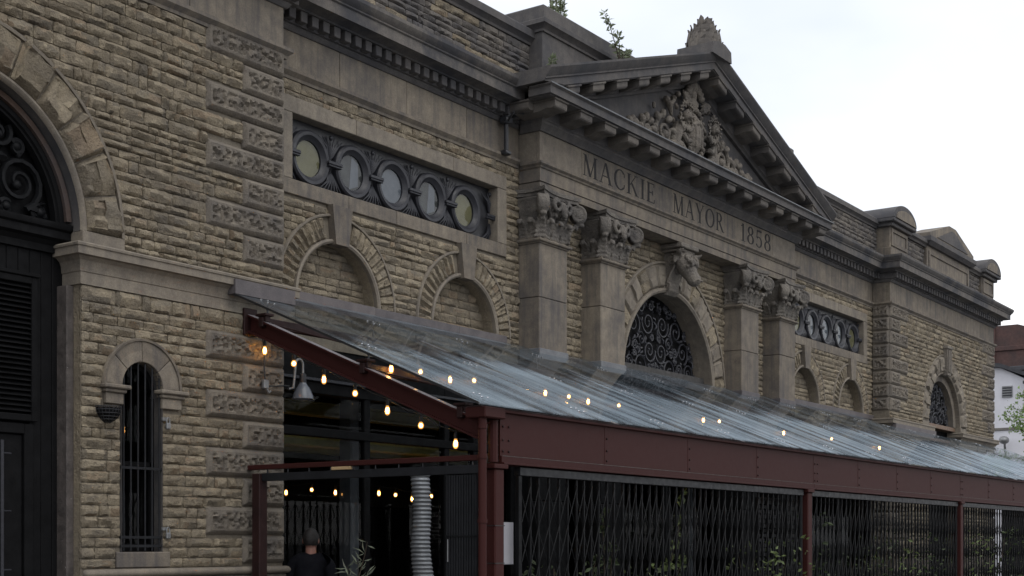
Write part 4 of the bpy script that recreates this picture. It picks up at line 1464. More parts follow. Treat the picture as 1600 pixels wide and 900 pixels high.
tz = lambda x: max(7.5, ztop(x) - .44)
obj('tympanum', MB().prism([(XC - 4.3, 7.49), (XC + 4.3, 7.49), (XC + 4.3, tz(XC + 4.3) + .01), (XC, tz(XC)), (XC - 4.3, tz(XC - 4.3) + .01)], YP - .02, .8), M['sooty'], PD)
rprof = [(-.03, -.47), (.075, -.47), (.09, -.44), (.12, -.42), (.12, -.275), (.44, -.275), (.44, -.265), (.46, -.262), (.46, -.165), (.485, -.155), (.485, -.135), (.52, -.10), (.555, -.045), (.565, -.03), (.565, 0), (-.35, .005)]
for s_ in (-1, 1):
    mb = MB()
    vs = []
    k = len(rprof)
    xs = [XC + s_ * PX * t for t in (1, .9, .6, .3, 0)]
    for x in xs:
        for (o, dz) in rprof:
            vs.append((x, YP - o, max(7.508 + .0004 * (o + .4), ztop(x) + dz)))
    fs = [(i * k + j, (i + 1) * k + j, (i + 1) * k + j + 1, i * k + j + 1) for i in range(len(xs) - 1) for j in range(k - 1)] + [tuple(range(k))]
    mb.add(vs, fs)
    obj('raking_cornice', mb, M['sooty'], PD, smooth=20)
    xs2 = sorted((XC + s_ * PX, XC))
    obj('pediment_roof', MB().add([(xs2[0], YP + .3, ztop(xs2[0]) + .0), (xs2[1], YP + .3, ztop(xs2[1])), (xs2[1], 4, ztop(xs2[1])), (xs2[0], 4, ztop(xs2[0]))], [(0, 1, 2, 3)]), M['lead'], PD)
    for i in range(7):
        x = XC + s_ * (.31 + i * .622)
        zz = ztop(x) - .275 - .148
        if zz < 7.44: continue
        o = inst('modillion', MOD, PD, Vector((x, YP - .118, zz)) + MODO)
        # shear along the rake so that sides stay plumb
        me2 = MOD.copy(); 
        for v in me2.vertices: v.co.z += -s_ * SL * v.co.x
        o.data = me2
        o.location.z += 0

# the carved coat of arms
arms = MB()
yt = YP - .06
def ell(x, z, rx, rz, ry=.07, y=None, rot=0):
    arms.ball((XC + x, (yt if y is None else y), z), (rx, ry, rz), Matrix.Rotation(rot, 3, 'Y'))
def tub(pts, r, y=-.05):
    arms.tube([(XC + p[0], yt + (p[2] if len(p) > 2 else y), p[1]) for p in pts], r, 7)
zc0 = 8.05
ell(0, zc0, .25, .34, .16)                                     # shield
for i in range(22):                                           # rope border
    a = 2 * PI * i / 22
    arms.ball((XC + .29 * math.cos(a), yt - .07, zc0 + .37 * math.sin(a)), (.045, .05, .045), seg=8, ring=6)
for dx in (-.10, 0, .10): tub([(dx - .03, zc0 + .22, -.12), (dx, zc0, -.14), (dx + .03, zc0 - .22, -.12)], .026)
tub([(-.24, zc0 + .08, -.11), (0, zc0 + .16, -.14), (.24, zc0 + .08, -.11)], .035)
ell(0, zc0 + .47, .17, .10, .10); ell(0, zc0 + .60, .10, .13, .09)        # helm and crest
for i in range(9):
    a = R(20 + 140 * i / 8)
    arms.ball((XC + .24 * math.cos(a), yt - .06, zc0 + .52 + .22 * math.sin(a)), (.05, .06, .08), Matrix.Rotation(PI / 2 - a, 3, 'Y'), seg=8, ring=6)
for s_ in (-1, 1):
    # lion supporters: faces in shaggy manes, curving bodies and paws on the shield
    lc = Vector((XC + s_ * .47, yt - .12, zc0 + .16))
    arms.ball(lc + Vector((0, -.05, -.01)), (.075, .07, .085), seg=10, ring=8)
    arms.ball(lc + Vector((-s_ * .01, -.11, -.045)), (.042, .045, .035), seg=8, ring=6)
    for e_ in (-1, 1): arms.ball(lc + Vector((e_ * .033, -.105, .022)), .014, seg=6, ring=5)
    rgm = random.Random(40 + s_)
    for j in range(54):
        a = j * 2.39996; q = .075 + .115 * math.sqrt(j / 54)
        tpt = lc + Vector((q * math.cos(a), -.03 + .05 * rgm.random() - .4 * (q - .075), q * math.sin(a) * 1.1))
        arms.tube([tpt, tpt + Vector((math.cos(a) * .05, -.015, math.sin(a) * .05 - .012))], [.024, .010], 5)
    tub([(s_ * .52, zc0 + .02, -.06), (s_ * .60, zc0 - .16, -.06), (s_ * .66, zc0 - .34, -.05), (s_ * .78, zc0 - .42, -.06)], [.10, .09, .08, .05])
    tub([(s_ * .44, zc0 - .02, -.12), (s_ * .36, zc0 - .06, -.16), (s_ * .28, zc0 + .02, -.17)], [.05, .042, .04])
    tub([(s_ * .50, zc0 - .12, -.12), (s_ * .42, zc0 - .22, -.15), (s_ * .31, zc0 - .20, -.16)], [.05, .042, .04])
    for q in range(6):
        a = R(60 + 24 * q)
        tub([(s_ * .30 + s_ * .05 * math.cos(a), zc0 + .36 + .04 * math.sin(a), -.08), (s_ * .36 + s_ * .14 * math.cos(a), zc0 + .42 + .13 * math.sin(a), -.10), (s_ * .38 + s_ * .20 * math.cos(a + .5), zc0 + .42 + .17 * math.sin(a + .5), -.06)], [.018, .032, .010])
    # ribbed cornucopia
    for j in range(8):
        t = j / 7
        arms.ball((XC + s_ * (.12 + .42 * t), yt - .07, zc0 - .42 + .10 * t * t), (.045 + .05 * t, .06 + .04 * t, .05 + .045 * t), seg=8, ring=6)
    # scrolling foliage running into the corners
    for (cx_, cz_, q, n0) in ((.98, 7.83, .26, 1.7), (1.50, 7.74, .18, 1.6), (1.92, 7.66, .12, 1.5)):
        pts = spiral((XC + s_ * cx_, cz_), q, n0, R(90) if s_ > 0 else R(90), -s_, .12, 30, y=yt - .04)
        arms.tube(pts, [.04 - .015 * k / 30 for k in range(31)], 7)
        arms.ball(pts[-1], (.07, .07, .07))
        for j in range(9):
            a = 2 * PI * j / 9 + .3
            px, pz = XC + s_ * cx_ + q * 1.08 * math.cos(a), cz_ + q * 1.08 * math.sin(a)
            if 7.54 < pz < ztop(px) - .50:
                arms.ball((px, yt - .05, pz), (.05, .06, .085), Matrix.Rotation(PI / 2 - a + .5, 3, 'Y'), seg=8, ring=6)
                arms.ball((px + .03, yt - .04, pz + .03), (.03, .05, .05), seg=7, ring=5)
    tub([(s_ * .62, zc0 + .38), (s_ * .80, zc0 + .26), (s_ * .74, zc0 + .10)], [.02, .06, .02])
    tub([(s_ * 2.0, 7.58), (s_ * 2.3, 7.62), (s_ * 2.55, 7.56)], [.05, .05, .02])
rga = random.Random(3)
for j in range(60):
    x = rga.uniform(-1.3, 1.3); z = rga.uniform(7.52, 8.6)
    if z < ztop(XC + x) - .52 and abs(x) > .32:
        arms.ball((XC + x, yt - .03, z), (rga.uniform(.02, .05), rga.uniform(.03, .07), rga.uniform(.03, .07)), Matrix.Rotation(rga.uniform(-1, 1), 3, 'Y'), seg=7, ring=5)
remesh(obj('coat_of_arms', arms, M['carved'], PD, fix=False), .009, 0)

# acroterion
ac = MB()
ac.prism([(XC - .33, AP - .12), (XC + .33, AP - .12), (XC + .31, AP + .05), (XC + .10, AP + .11), (XC - .10, AP + .11), (XC - .31, AP + .05)], YP - .60, YP + .02)
obj('acroterion_base', ac, M['sooty'], PD)
yf = YP - .29


def palmette(r0x, r0y, h, ribs, sharp, z0, flare):
    def fn(u, v):
        a = 2 * PI * u
        rib = abs(math.sin(a * ribs / 2)) ** .6
        prof = math.cos(v * PI / 2) ** sharp * (1 + flare * math.sin(v * PI))
        k = prof * (.80 + .20 * rib)
        return (XC + r0x * k * math.cos(a), yf + r0y * k * math.sin(a) + .06 * v * v, z0 + h * v)
    return MB().grid(fn, ribs * 8, 12, wrap_u=True)


obj('acroterion', palmette(.27, .27, .53, 11, .80, AP + .02, .12), M['modillion'], PD, smooth=50)
ac = MB()
for ti, (nl, rx, ry, z0, L_, ou) in enumerate(((12, .29, .285, AP - .01, .21, .05), (12, .255, .25, AP + .13, .20, .05), (10, .195, .19, AP + .27, .18, .045), (7, .115, .11, AP + .40, .16, .03))):
    for i in range(nl):
        a = 2 * PI * (i + .5 * (ti % 2)) / nl
        d = Vector((math.cos(a), math.sin(a), 0)); sd = Vector((-d.y, d.x, 0))
        jt = random.uniform(-.02, .02)
        p = Vector((XC + (rx + jt) * d.x, yf + (ry + jt) * d.y, z0 + random.uniform(-.03, .03)))
        wd = 2 * PI * rx / nl * random.uniform(.5, .75)
        pts = []
        for (t, o, w) in ((0, 0, .7), (.4, .012, 1), (.75, .018, .75), (1, ou, .12)):
            c = p + Vector((0, 0, L_ * t)) + d * (o - rx * .25 * t)
            pts.append((c - sd * wd * w, c + d * .022, c + sd * wd * w))
        vs = [q for row in pts for q in row]
        fs = [(r_ * 3 + k, r_ * 3 + k + 1, (r_ + 1) * 3 + k + 1, (r_ + 1) * 3 + k) for r_ in range(3) for k in range(2)]
        ac.add(vs, fs)
obj('acroterion_leaves', ac, M['modillion'], PD)

# attic block behind the pediment
AT = part('attic', hall, (XC, .1, 7.65))
obj('attic_block', MB().bbox(XC - 4.03, XC + 4.03, .10, 2.2, 7.64, 8.47, .01), M['sooty'], AT)
atc = [(-.02, 8.46), (.025, 8.46), (.03, 8.49), (.07, 8.53), (.10, 8.545), (.10, 8.60), (.08, 8.615), (.06, 8.62), (.06, 8.78), (.04, 8.80), (-1.0, 8.86)]
obj('attic_coping', course(atc, 0, 2, path=[(XC - 4.03, 2.2), (XC - 4.03, .10), (XC + 4.03, .10), (XC + 4.03, 2.2)]), M['sooty'], AT, smooth=20)

# bull's-head keystone
BK = part('bull_head_keystone', hall, (XC, .1, 5.5))
cs_ = MB()
cs_.prism([(YL + .03, 5.56), (YL - .03, 5.56), (YL - .10, 5.62), (YL - .10, 5.75), (YL - .16, 5.95), (YL - .24, 6.10), (YL - .25, 6.20), (YL + .03, 6.20)], XC - .17, XC + .17, 'x')
obj('console', cs_, M['carved'], BK)
cs_ = MB()
for xx in (XC - .175, XC + .175):
    for (yy, zz, q) in ((YL - .15, 6.09, .085), (YL - .06, 5.68, .07)):
        pts = [(xx, yy + q * (1 - .8 * i / 24) * math.cos(2 * PI * 1.6 * i / 24 + 1.5), zz + q * (1 - .8 * i / 24) * math.sin(2 * PI * 1.6 * i / 24 + 1.5)) for i in range(25)]
        cs_.tube(pts, .018, 6)
    cs_.tube([(xx, YL - .07, 5.74), (xx, YL - .12, 5.86), (xx, YL - .20, 6.0)], .02, 6)
obj('console_scroll', cs_, M['carved'], BK, smooth=60)
obj('cap_slab', MB().bbox(XC - .24, XC + .24, YL - .34, YL + .03, 6.205, 6.25, .008).bbox(XC - .29, XC + .29, YL - .39, YL + .03, 6.252, 6.325, .012), M['carved'], BK)
bh = MB()
ax = Vector((0, -.52, -.85)).normalized()
o0 = Vector((XC, YL - .25, 6.09))
for (t, rx, ry, rz) in ((0, .19, .16, .12), (.07, .185, .155, .11), (.15, .16, .145, .10), (.24, .135, .125, .095), (.32, .120, .112, .09), (.38, .130, .112, .075), (.42, .12, .095, .06)):
    bh.ball(o0 + ax * t, (rx, ry, rz), Matrix.Rotation(-.55, 3, 'X'), seg=14, ring=10)
for s_ in (-1, 1):
    bh.ball(o0 + ax * .15 + Vector((s_ * .135, -.085, 0)), (.028, .03, .025), seg=8, ring=6)
    bh.ball(o0 + ax * .41 + Vector((s_ * .055, -.10, .0)), (.02, .022, .018), seg=8, ring=6)
    bh.tube([o0 + Vector((s_ * .16, .02, .02)), o0 + Vector((s_ * .24, 0, .0)), o0 + Vector((s_ * .30, -.01, -.07))], [.035, .055, .014], 7)
    bh.tube([o0 + Vector((s_ * .13, -.02, .07)), o0 + Vector((s_ * .24, -.06, .08)), o0 + Vector((s_ * .30, -.12, .09)), o0 + Vector((s_ * .31, -.18, .12))], [.055, .05, .036, .012], 7)
rgb = random.Random(8)
for j in range(64):
    p = o0 + ax * rgb.uniform(-.03, .14) + Vector((rgb.uniform(-.14, .14), -.125 - rgb.uniform(0, .04), rgb.uniform(-.01, .06)))
    bh.ball(p, rgb.uniform(.018, .032), seg=7, ring=5)
bh.ball(o0 + Vector((0, .10, -.05)), (.14, .16, .16))
remesh(obj('bull_head', bh, M['carved'], BK, fix=False), .0105, 1)

# cast-iron spout beside the portico
hp = MB()
hp.tube([(14.52, .30, 6.72), (14.52, .27, 6.78), (14.52, .27, 7.12), (14.52, .24, 7.2)], [.035, .032, .032, .03], 8)
hp.bbox(14.45, 14.59, .20, .34, 7.10, 7.20, .02)
hp.bbox(14.46, 14.58, .22, .34, 6.70, 6.76, .015)
hp.tube([(14.52, .25, 7.2), (14.60, .15, 7.26), (14.66, .08, 7.24)], .016, 6)
hp.tube([(14.52, .25, 7.12), (14.42, .14, 7.14), (14.40, .06, 7.20)], .014, 6)
obj('rainwater_head', hp, M['iron_dark'], hall, smooth=40)

# ---------------------------------------------------------------- glazed ground floor under the canopy
SF = part('shopfront', hall, (XC, YL, 0))
fx = [10.62, 11.95, 13.45, 14.05, 14.98]
gy = YL + .02
segs_x = [10.20] + fx[1:4] + [14.9, 17.3, 19.15, 21.0, 23.4, 24.25, 24.85, 26.35, 28.1]
for a_, b_ in zip(segs_x[:-1], segs_x[1:]):
    for z0, z1 in ((.06, 2.82), (2.92, 3.30)):
        pm = obj('pane', MB().add([(a_ + .05, gy + .033, z0 + .03), (b_ - .05, gy + .033, z0 + .03), (b_ - .05, gy + .033, z1 - .03), (a_ + .05, gy + .033, z1 - .03)], [(0, 1, 2, 3)]), M['glass_dark'], SF)
for x in segs_x:
    obj('mullion', MB().bbox(x - .05, x + .05, gy, gy + .1, .03, 3.80, .008), M['black'], SF)
for z, h_ in ((2.87, .05), (3.36, .065), (.06, .05)):
    obj('transom_rail', MB().bbox(10.17, 28.12, gy - .012, gy + .09, z - h_, z + h_, .008), M['black'], SF)
obj('fascia_board', MB().box(10.17, 28.12, gy + .01, gy + .05, 3.43, 4.06), M['black'], SF)
obj('fascia_ledge', MB().bbox(10.17, 28.12, gy - .05, gy + .02, 3.425, 3.46, .006), M['iron'], SF)
# the room behind
RM = part('hall_interior', hall, (XC, 4, 0))
rm = MB()
rm.box(10.17, 28.12, 9.0, 9.1, 0, 4.4); rm.box(10.05, 10.15, gy + .1, 9, 0, 4.4); rm.box(28.14, 28.25, gy + .1, 9, 0, 4.4)
rm.box(10.17, 28.12, gy + .1, 9, 4.3, 4.4); rm.box(10.17, 28.12, gy + .1, 9, 0, .04)
obj('room_shell', rm, M['interior'], RM)
for y, z in ((2.2, 3.02), (2.2, 3.42), (5.0, 3.2)):
    obj('steel_beam', MB().bbox(10.2, 28.1, y, y + .12, z - .10, z + .02, .006).bbox(10.2, 28.1, y - .06, y + .18, z - .125, z - .10, .004).bbox(10.2, 28.1, y - .06, y + .18, z + .02, z + .045, .004), M['mustard'], RM)
for x in (13.28, 16.4, 19.5, 22.6, 25.7):
    obj('interior_column', MB().bbox(x - .11, x + .11, 1.75, 1.97, .04, 4.3, .02), M['column_white'], RM)
for i in range(16):
    obj('wall_panel', MB().bbox(10.4 + i * 1.1, 11.42 + i * 1.1, 8.9, 8.98, .1, 2.4, .02), M['black'], RM)
write('TERS', 10.55, 11.02, 1.05, 2.60, .17, M['iron_dark'], RM)
obj('sign_rail', MB().box(10.3, 11.2, 1.05, 1.07, 2.80, 2.82).box(10.3, 11.2, 1.05, 1.07, 2.56, 2.58), M['iron_dark'], RM)

# ---------------------------------------------------------------- lay the rubble
def stone_variant(seed, nx, nz):
    """rock-faced block: the face is the lower envelope of a few hammered planes, so facets meet in crisp arrises"""
    rg = random.Random(seed)
    planes = [(rg.uniform(.85, 1.15), rg.uniform(-.5, .5), rg.uniform(-.5, .5))]
    for k in range(rg.randint(3, 5)):
        a = rg.uniform(0, 2 * PI); q = rg.uniform(.5, 2.2)
        planes.append((rg.uniform(.9, 1.5), q * math.cos(a), q * math.sin(a)))
    planes.append((rg.uniform(1.0, 1.4), rg.uniform(-.2, .2), rg.uniform(.6, 1.6)))      # worn lower edge
    planes.append((rg.uniform(1.2, 1.6), rg.uniform(-.3, .3), -rg.uniform(.8, 2.0)))      # sloping top
    vs = []
    for i in range(nx + 1):
        for j in range(nz + 1):
            u, v = i / nx, j / nz
            edge = i in (0, nx) or j in (0, nz)
            x, z = u - .5, v - .5
            if edge:
                if 0 < i < nx: z += rg.uniform(-.045, .045)
                if 0 < j < nz: x += rg.uniform(-.02, .02)
                if (i in (0, nx)) and (j in (0, nz)): x *= .975; z *= .93
                y = .10 + .12 * rg.random()
            else:
                x += rg.uniform(-.28, .28) / nx; z += rg.uniform(-.28, .28) / nz
                y = min(p[0] + p[1] * x + p[2] * z for p in planes)
                y = max(.18, y + rg.uniform(-.06, .06))
                e = min(u, 1 - u) * nx / 1.0
            vs.append((x, -y, z))
    fs = [(i * (nz + 1) + j, (i + 1) * (nz + 1) + j, (i + 1) * (nz + 1) + j + 1, i * (nz + 1) + j + 1) for i in range(nx) for j in range(nz)]
    ringi = [(i, 0) for i in range(nx)] + [(nx, j) for j in range(nz)] + [(i, nz) for i in range(nx, 0, -1)] + [(0, j) for j in range(nz, 0, -1)]
    o = len(vs)
    for (i, j) in ringi:
        p = vs[i * (nz + 1) + j]; vs.append((p[0], .62, p[2]))
    n = len(ringi)
    for k in range(n):
        a_ = ringi[k]; b_ = ringi[(k + 1) % n]
        fs.append((a_[0] * (nz + 1) + a_[1], o + k, o + (k + 1) % n, b_[0] * (nz + 1) + b_[1]))
    return np.array(vs), fs


def cam_px(x, y, z):
    S_, C_ = math.sin(HEAD), math.cos(HEAD)
    dy = DIST + y; dep = x * C_ + dy * S_; r_ = x * S_ - dy * C_
    return 800 + 2133 * r_ / dep, 848 - 2133 * (z - EYE) / dep, 2133 / dep


big = []
for k, st in enumerate(STONES):
    px, py, sc_ = cam_px(st[0], st[1], st[2])
    if 0 < px < 1600 and 0 < py < 895 and st[6] == 0 and not (px > 445 and py > 560 and st[0] < 11):
        big.append((st[3] * st[4] * sc_ * sc_, k))
big.sort(reverse=True)
single = set(k for _, k in big[:296])
VAR_HI = [stone_variant(100 + i, 7, 5) for i in range(30)]
VAR_LO = [stone_variant(200 + i, 5, 4) for i in range(24)]
hi_mesh = []
for i, (vs, fs) in enumerate(VAR_HI):
    me = bpy.data.meshes.new('stone')
    me.from_pydata(vs.tolist(), [], fs)
    me.materials.append(M['rubble'])
    me.polygons.foreach_set('use_smooth', [True] * len(me.polygons))
    me.set_sharp_from_angle(angle=R(24))
    hi_mesh.append(me)
rgs = random.Random(17)
allv, allf, allm, off = [], [], [], 0
for k, (x, y, z, w, h, rl, fc, grey) in enumerate(STONES):
    if k in single:
        o = inst('stone', rgs.choice(hi_mesh), WL if x < 10.2 else hall, (x, y + .0, z), (0, 0, 0), (w, rl, h))
        continue
    vs, fs = rgs.choice(VAR_LO if (x > 10.5) else VAR_HI)
    v = vs * np.array([w, rl, h])
    if rgs.random() < .5: v = v * np.array([-1, 1, 1]); fs = [f[::-1] for f in fs]
    v = v + np.array([x, y, z])
    allv.append(v); allf += [tuple(i + off for i in f) for f in fs]; allm += [grey] * len(fs); off += len(v)
A_ = np.concatenate(allv)
me = bpy.data.meshes.new('rubble_stonework')
org_ = np.array([XC, 0, 1.4])
me.from_pydata((A_ - org_).tolist(), [], allf)
me.materials.append(M['rubble']); me.materials.append(M['rubble_grey'])
me.polygons.foreach_set('material_index', allm)
me.polygons.foreach_set('use_smooth', [True] * len(me.polygons))
me.set_sharp_from_angle(angle=R(24))
ro = bpy.data.objects.new('rubble_stonework', me)
link(ro, hall, org_)
ro['kind'] = 'stuff'
print('stones', len(STONES), 'joined tris ~', len(allf) * 2)

# ================================================================ the glass canopy
CX0, CX1 = 9.36, 36.4
GY0, GZ0 = -3.10, 2.845          # front edge
GSL = (4.095 - 2.843) / 3.0      # rise per metre


def gz(y): return GZ0 + GSL * (y - GY0)


can = thing('glass_canopy', (22.0, -1.6, 0), 'maroon steel lean-to canopy with wet glass roof along the hall front', 'canopy')
seams = [CX0] + [9.70 + 1.595 * i for i in range(1, 17)] + [CX1]
for i, (a_, b_) in enumerate(zip(seams[:-1], seams[1:])):
    for nm, y0, y1, mt, tk in (('lower_glass_pane', GY0, -1.565, 'glass_canopy', 0), ('upper_glass_pane', -1.553, -.125, 'glass_canopy', .0)):
        if nm.startswith('upper') and 10.25 < (a_ + b_) / 2 < 28.0: y1 = .30
        x0, x1 = a_ + .004, b_ - .004
        if nm.startswith('upper') and a_ < 10.25 < b_ :
            pass
        mb = MB()
        lift = random.uniform(-.0015, .0015)
        mb.add([(x0, y0, gz(y0) + lift), (x1, y0, gz(y0) + lift), (x1, y1, gz(y1) + lift), (x0, y1, gz(y1) + lift)], [(0, 1, 2, 3)])
        e = .012
        mb.add([(x0, y0, gz(y0) + lift), (x1, y0, gz(y0) + lift), (x1, y0 + .003, gz(y0) - e), (x0, y0 + .003, gz(y0) - e)], [(0, 1, 2, 3)])
        mb.add([(x0, y0, gz(y0) + lift), (x0, y1, gz(y1) + lift), (x0, y1, gz(y1) - e), (x0, y0, gz(y0) - e)], [(0, 1, 2, 3)])
        obj(nm, mb, M[mt], can, fix=False)
# black gasket down the open near edge, and the joint between the two rows
obj('edge_gasket', MB().add([(CX0 - .012, GY0, gz(GY0) + .006), (CX0 + .002, GY0, gz(GY0) + .006), (CX0 + .002, -.13, gz(-.13) + .006), (CX0 - .012, -.13, gz(-.13) + .006), (CX0 - .012, GY0, gz(GY0) - .016), (CX0 + .002, GY0, gz(GY0) - .016), (CX0 + .002, -.13, gz(-.13) - .016), (CX0 - .012, -.13, gz(-.13) - .016)], [(0, 1, 2, 3), (7, 6, 5, 4), (0, 4, 5, 1), (1, 5, 6, 2), (2, 6, 7, 3), (3, 7, 4, 0)]), M['socket'], can)
# bolt fittings on the seams
bolt = MB()
for dx in (-.045, .045):
    for dy in (-.045, .045):
        bolt.lathe([(.013, 0), (.014, .005), (.010, .010), (.004, .012)], (dx, dy, dy * GSL), n=10)
        bolt.tube([(dx, dy, dy * GSL - .01), (0, 0, -.09)], .005, 5, 1)
bolt.tube([(0, 0, -.08), (0, 0, -.16)], .011, 8, 1)
BOL, BOLO = mesh_of(bolt, 'spider_fitting', [M['chrome'], M['iron_dark']], 40)
for x in [9.70] + seams[1:-1]:
    for y in (-.24, -1.56, -2.86):
        inst('spider_fitting', BOL, can, Vector((x, y, gz(y))) + BOLO)


def ibeam(mb, p0, p1, h, w, tf=.018, tw=.012):
    """I-section from p0 to p1 (centre line), vertical web"""
    p0, p1 = Vector(p0), Vector(p1)
    d = (p1 - p0).normalized()
    side = d.cross(Vector((0, 0, 1))).normalized(); up = side.cross(d)
    sec = [(-w / 2, -h / 2), (w / 2, -h / 2), (w / 2, -h / 2 + tf), (tw / 2, -h / 2 + tf), (tw / 2, h / 2 - tf), (w / 2, h / 2 - tf), (w / 2, h / 2), (-w / 2, h / 2), (-w / 2, h / 2 - tf), (-tw / 2, h / 2 - tf), (-tw / 2, -h / 2 + tf), (-w / 2, -h / 2 + tf)]
    vs = [p + side * u + up * v for p in (p0, p1) for (u, v) in sec]
    n = len(sec)
    fs = [(i, (i + 1) % n, n + (i + 1) % n, n + i) for i in range(n)] + [tuple(range(n)), tuple(range(2 * n - 1, n - 1, -1))]
    return mb.add(vs, fs)


raft_x = [9.66 + 3.19 * i for i in range(9)]
for i, x in enumerate(raft_x):
    yw = -.02 if (x < 10.2 or x > 28.1) else YL - .02
    zb = lambda y: gz(y) - .285
    o = obj('rafter', ibeam(MB(), (x, yw, zb(yw)), (x, -2.93, zb(-2.93)), .165, .10), M['maroon'], can)
    obj('rafter_top', MB().add([(x - .048, yw, zb(yw) + .0855), (x + .048, yw, zb(yw) + .0855), (x + .048, -2.93, zb(-2.93) + .0855), (x - .048, -2.93, zb(-2.93) + .0855), (x - .048, yw, zb(yw) + .0905), (x + .048, yw, zb(yw) + .0905), (x + .048, -2.93, zb(-2.93) + .0905), (x - .048, -2.93, zb(-2.93) + .0905)], [(0, 1, 2, 3), (4, 7, 6, 5), (0, 3, 7, 4), (1, 5, 6, 2), (0, 4, 5, 1), (3, 2, 6, 7)]), M['wet_maroon'], can)  # pale strip paints the sky's sheen along the rafter top
    br = MB()
    for y in (-.24, -1.56, -2.70):
        br.bbox(x - .035, x + .035, y - .05, y + .05, zb(y) + .075, gz(y) - .135, .006)
        br.bbox(x - .06, x + .06, y - .07, y + .07, gz(y) - .15, gz(y) - .125, .004)
    obj('rafter_bracket', br, M['maroon_dark'], can)
    obj('wall_plate', MB().bbox(x - .09, x + .09, yw - .0, yw - .03, zb(yw) - .13, zb(yw) + .14, .006), M['maroon_dark'], can)
for y in (-.24, -1.56, -2.70):
    pr_ = MB().bbox(9.60, CX1 - .1, y - .03, y + .03, gz(y) - .26, gz(y) - .165, .006)
    obj('purlin', pr_, M['maroon_dark'], can)
for a_, b_ in zip(raft_x[:-1], raft_x[1:]):
    td = MB()
    td.tube([(a_, -.3, gz(-.3) - .2), (b_, -1.5, gz(-1.5) - .2)], .009, 6)
    td.tube([(a_, -1.6, gz(-1.6) - .2), (b_, -2.7, gz(-2.7) - .2)], .009, 6)
    obj('tie_rod', td, M['maroon_dark'], can)
# girder along the front
GYF = -2.99
gx = [9.82, 16.86, 23.14, 29.6, 36.3]
for i, (a_, b_) in enumerate(zip(gx[:-1], gx[1:])):
    g_ = obj('girder', MB().box(a_ + .002, b_ - .002, GYF, GYF + .02, 2.36, 2.81).bbox(a_ + .002, b_ - .002, GYF - .035, GYF + .12, 2.80, 2.825, .004).bbox(a_ + .002, b_ - .002, GYF - .042, GYF + .13, 2.342, 2.362, .004).bbox(a_ + .002, b_ - .002, GYF - .016, GYF - .0005, 2.362, 2.418, .003), M['maroon'], can)
    n = 4
    for k in range(n):
        x = a_ + (b_ - a_) * k / n + (.08 if k == 0 else 0) + (.1 if k else 0)
        bls = [(x + dx, z) for z in (2.46, 2.56, 2.68) for dx in ((-.045, .045) if k == 0 else (-.045,))]
        sp_ = obj('splice_plate', MB().box(x - .085, x + .0 + (.085 if k == 0 else -.02), GYF - .0025, GYF - .0004, 2.42, 2.798), M['maroon'], can)
        for (bx0, bz0) in bls:
            obj('bolt', MB().lathe([(.011, 0), (.011, -.008), (.006, -.012)], (bx0, GYF - .002, bz0), 'y', 8), M['maroon_dark'], sp_)
obj('chipped_flange_edge', MB().box(9.83, 36.2, GYF - .0185, GYF - .0162, 2.4165, 2.4215), M['flaking'], can)  # thin pale flecked strip along the lower flange
gt = MB().bbox(9.50, CX1 - .1, -3.02, -2.86, 2.826, 2.838, .003)
obj('gutter_lip', gt, M['maroon_dark'], can)
# gutter box and downpipe at the corner
obj('gutter_box', MB().bbox(9.50, 9.81, -3.06, -2.84, 2.735, 2.832, .01), M['maroon'], can)
dp = MB().tube([(9.555, -2.99, .1), (9.555, -2.99, 2.74)], .037, 12)
for z in (.8, 1.86 - .02, 2.66, 2.40):
    dp.tube([(9.555, -2.99, z - .018), (9.555, -2.99, z + .018)], .044, 12)
obj('downpipe', dp, M['maroon'], can, smooth=40)
# posts
for i, x in enumerate((9.76, 16.66, 23.12, 29.6, 36.2)):
    pm = MB().bbox(x - .07, x + .07, -3.03, -2.89, .02, 2.30, .012)
    pm.bbox(x - .105, x + .105, -3.05, -2.86, 2.30, 2.341, .006)
    pm.bbox(x - .12, x + .12, -3.08, -2.84, .02, .05, .006)
    if i == 0: pm.tube([(9.755, -2.96, 2.36), (9.755, -2.96, 2.73)], .045, 10)
    obj('post', pm, M['maroon'], can)
    ti = MB()
    for z in (1.47, 1.80):
        ti.box(x - .0725, x + .0725, -3.033, -2.887, z - .004, z + .004)
    if i == 0: obj('cable_tie', ti, M['socket'], can)
# rail at the near end, with its hanging track and wall post
obj('end_rail', MB().bbox(9.605, 9.675, -2.93, .0, 2.372, 2.42, .004), M['maroon'], can)
ep = MB().bbox(9.59, 9.69, -.02, .015, 2.33, 2.45, .006).lathe([(.012, 0), (.012, -.02)], (9.64, -.03, 2.41), 'y', 8)
obj('rail_end_plate', ep, M['maroon_dark'], can)
obj('end_track', MB().bbox(9.615, 9.665, -2.90, -.16, 2.258, 2.335, .004), M['track'], can)
for k in range(10):
    obj('track_hanger', MB().lathe([(.008, 0), (.008, .05)], (9.64, -.3 - k * .28, 2.328), 'z', 8), M['iron_dark'], can)
obj('end_post', MB().bbox(9.585, 9.695, -.245, -.135, .02, 2.332, .008), M['maroon_dark'], can)
obj('timber_offcut', MB().bbox(9.60, 9.66, -1.42, -1.18, 2.338, 2.368, .003), M['tan_board'], can)
for k in range(12):  # added dark boards, block the bright background at the open far end
    obj('end_board', MB().bbox(36.28, 36.32, -2.95 + k * .24, -2.95 + k * .24 + .235, .05, 2.6, .006), M['track'], can)
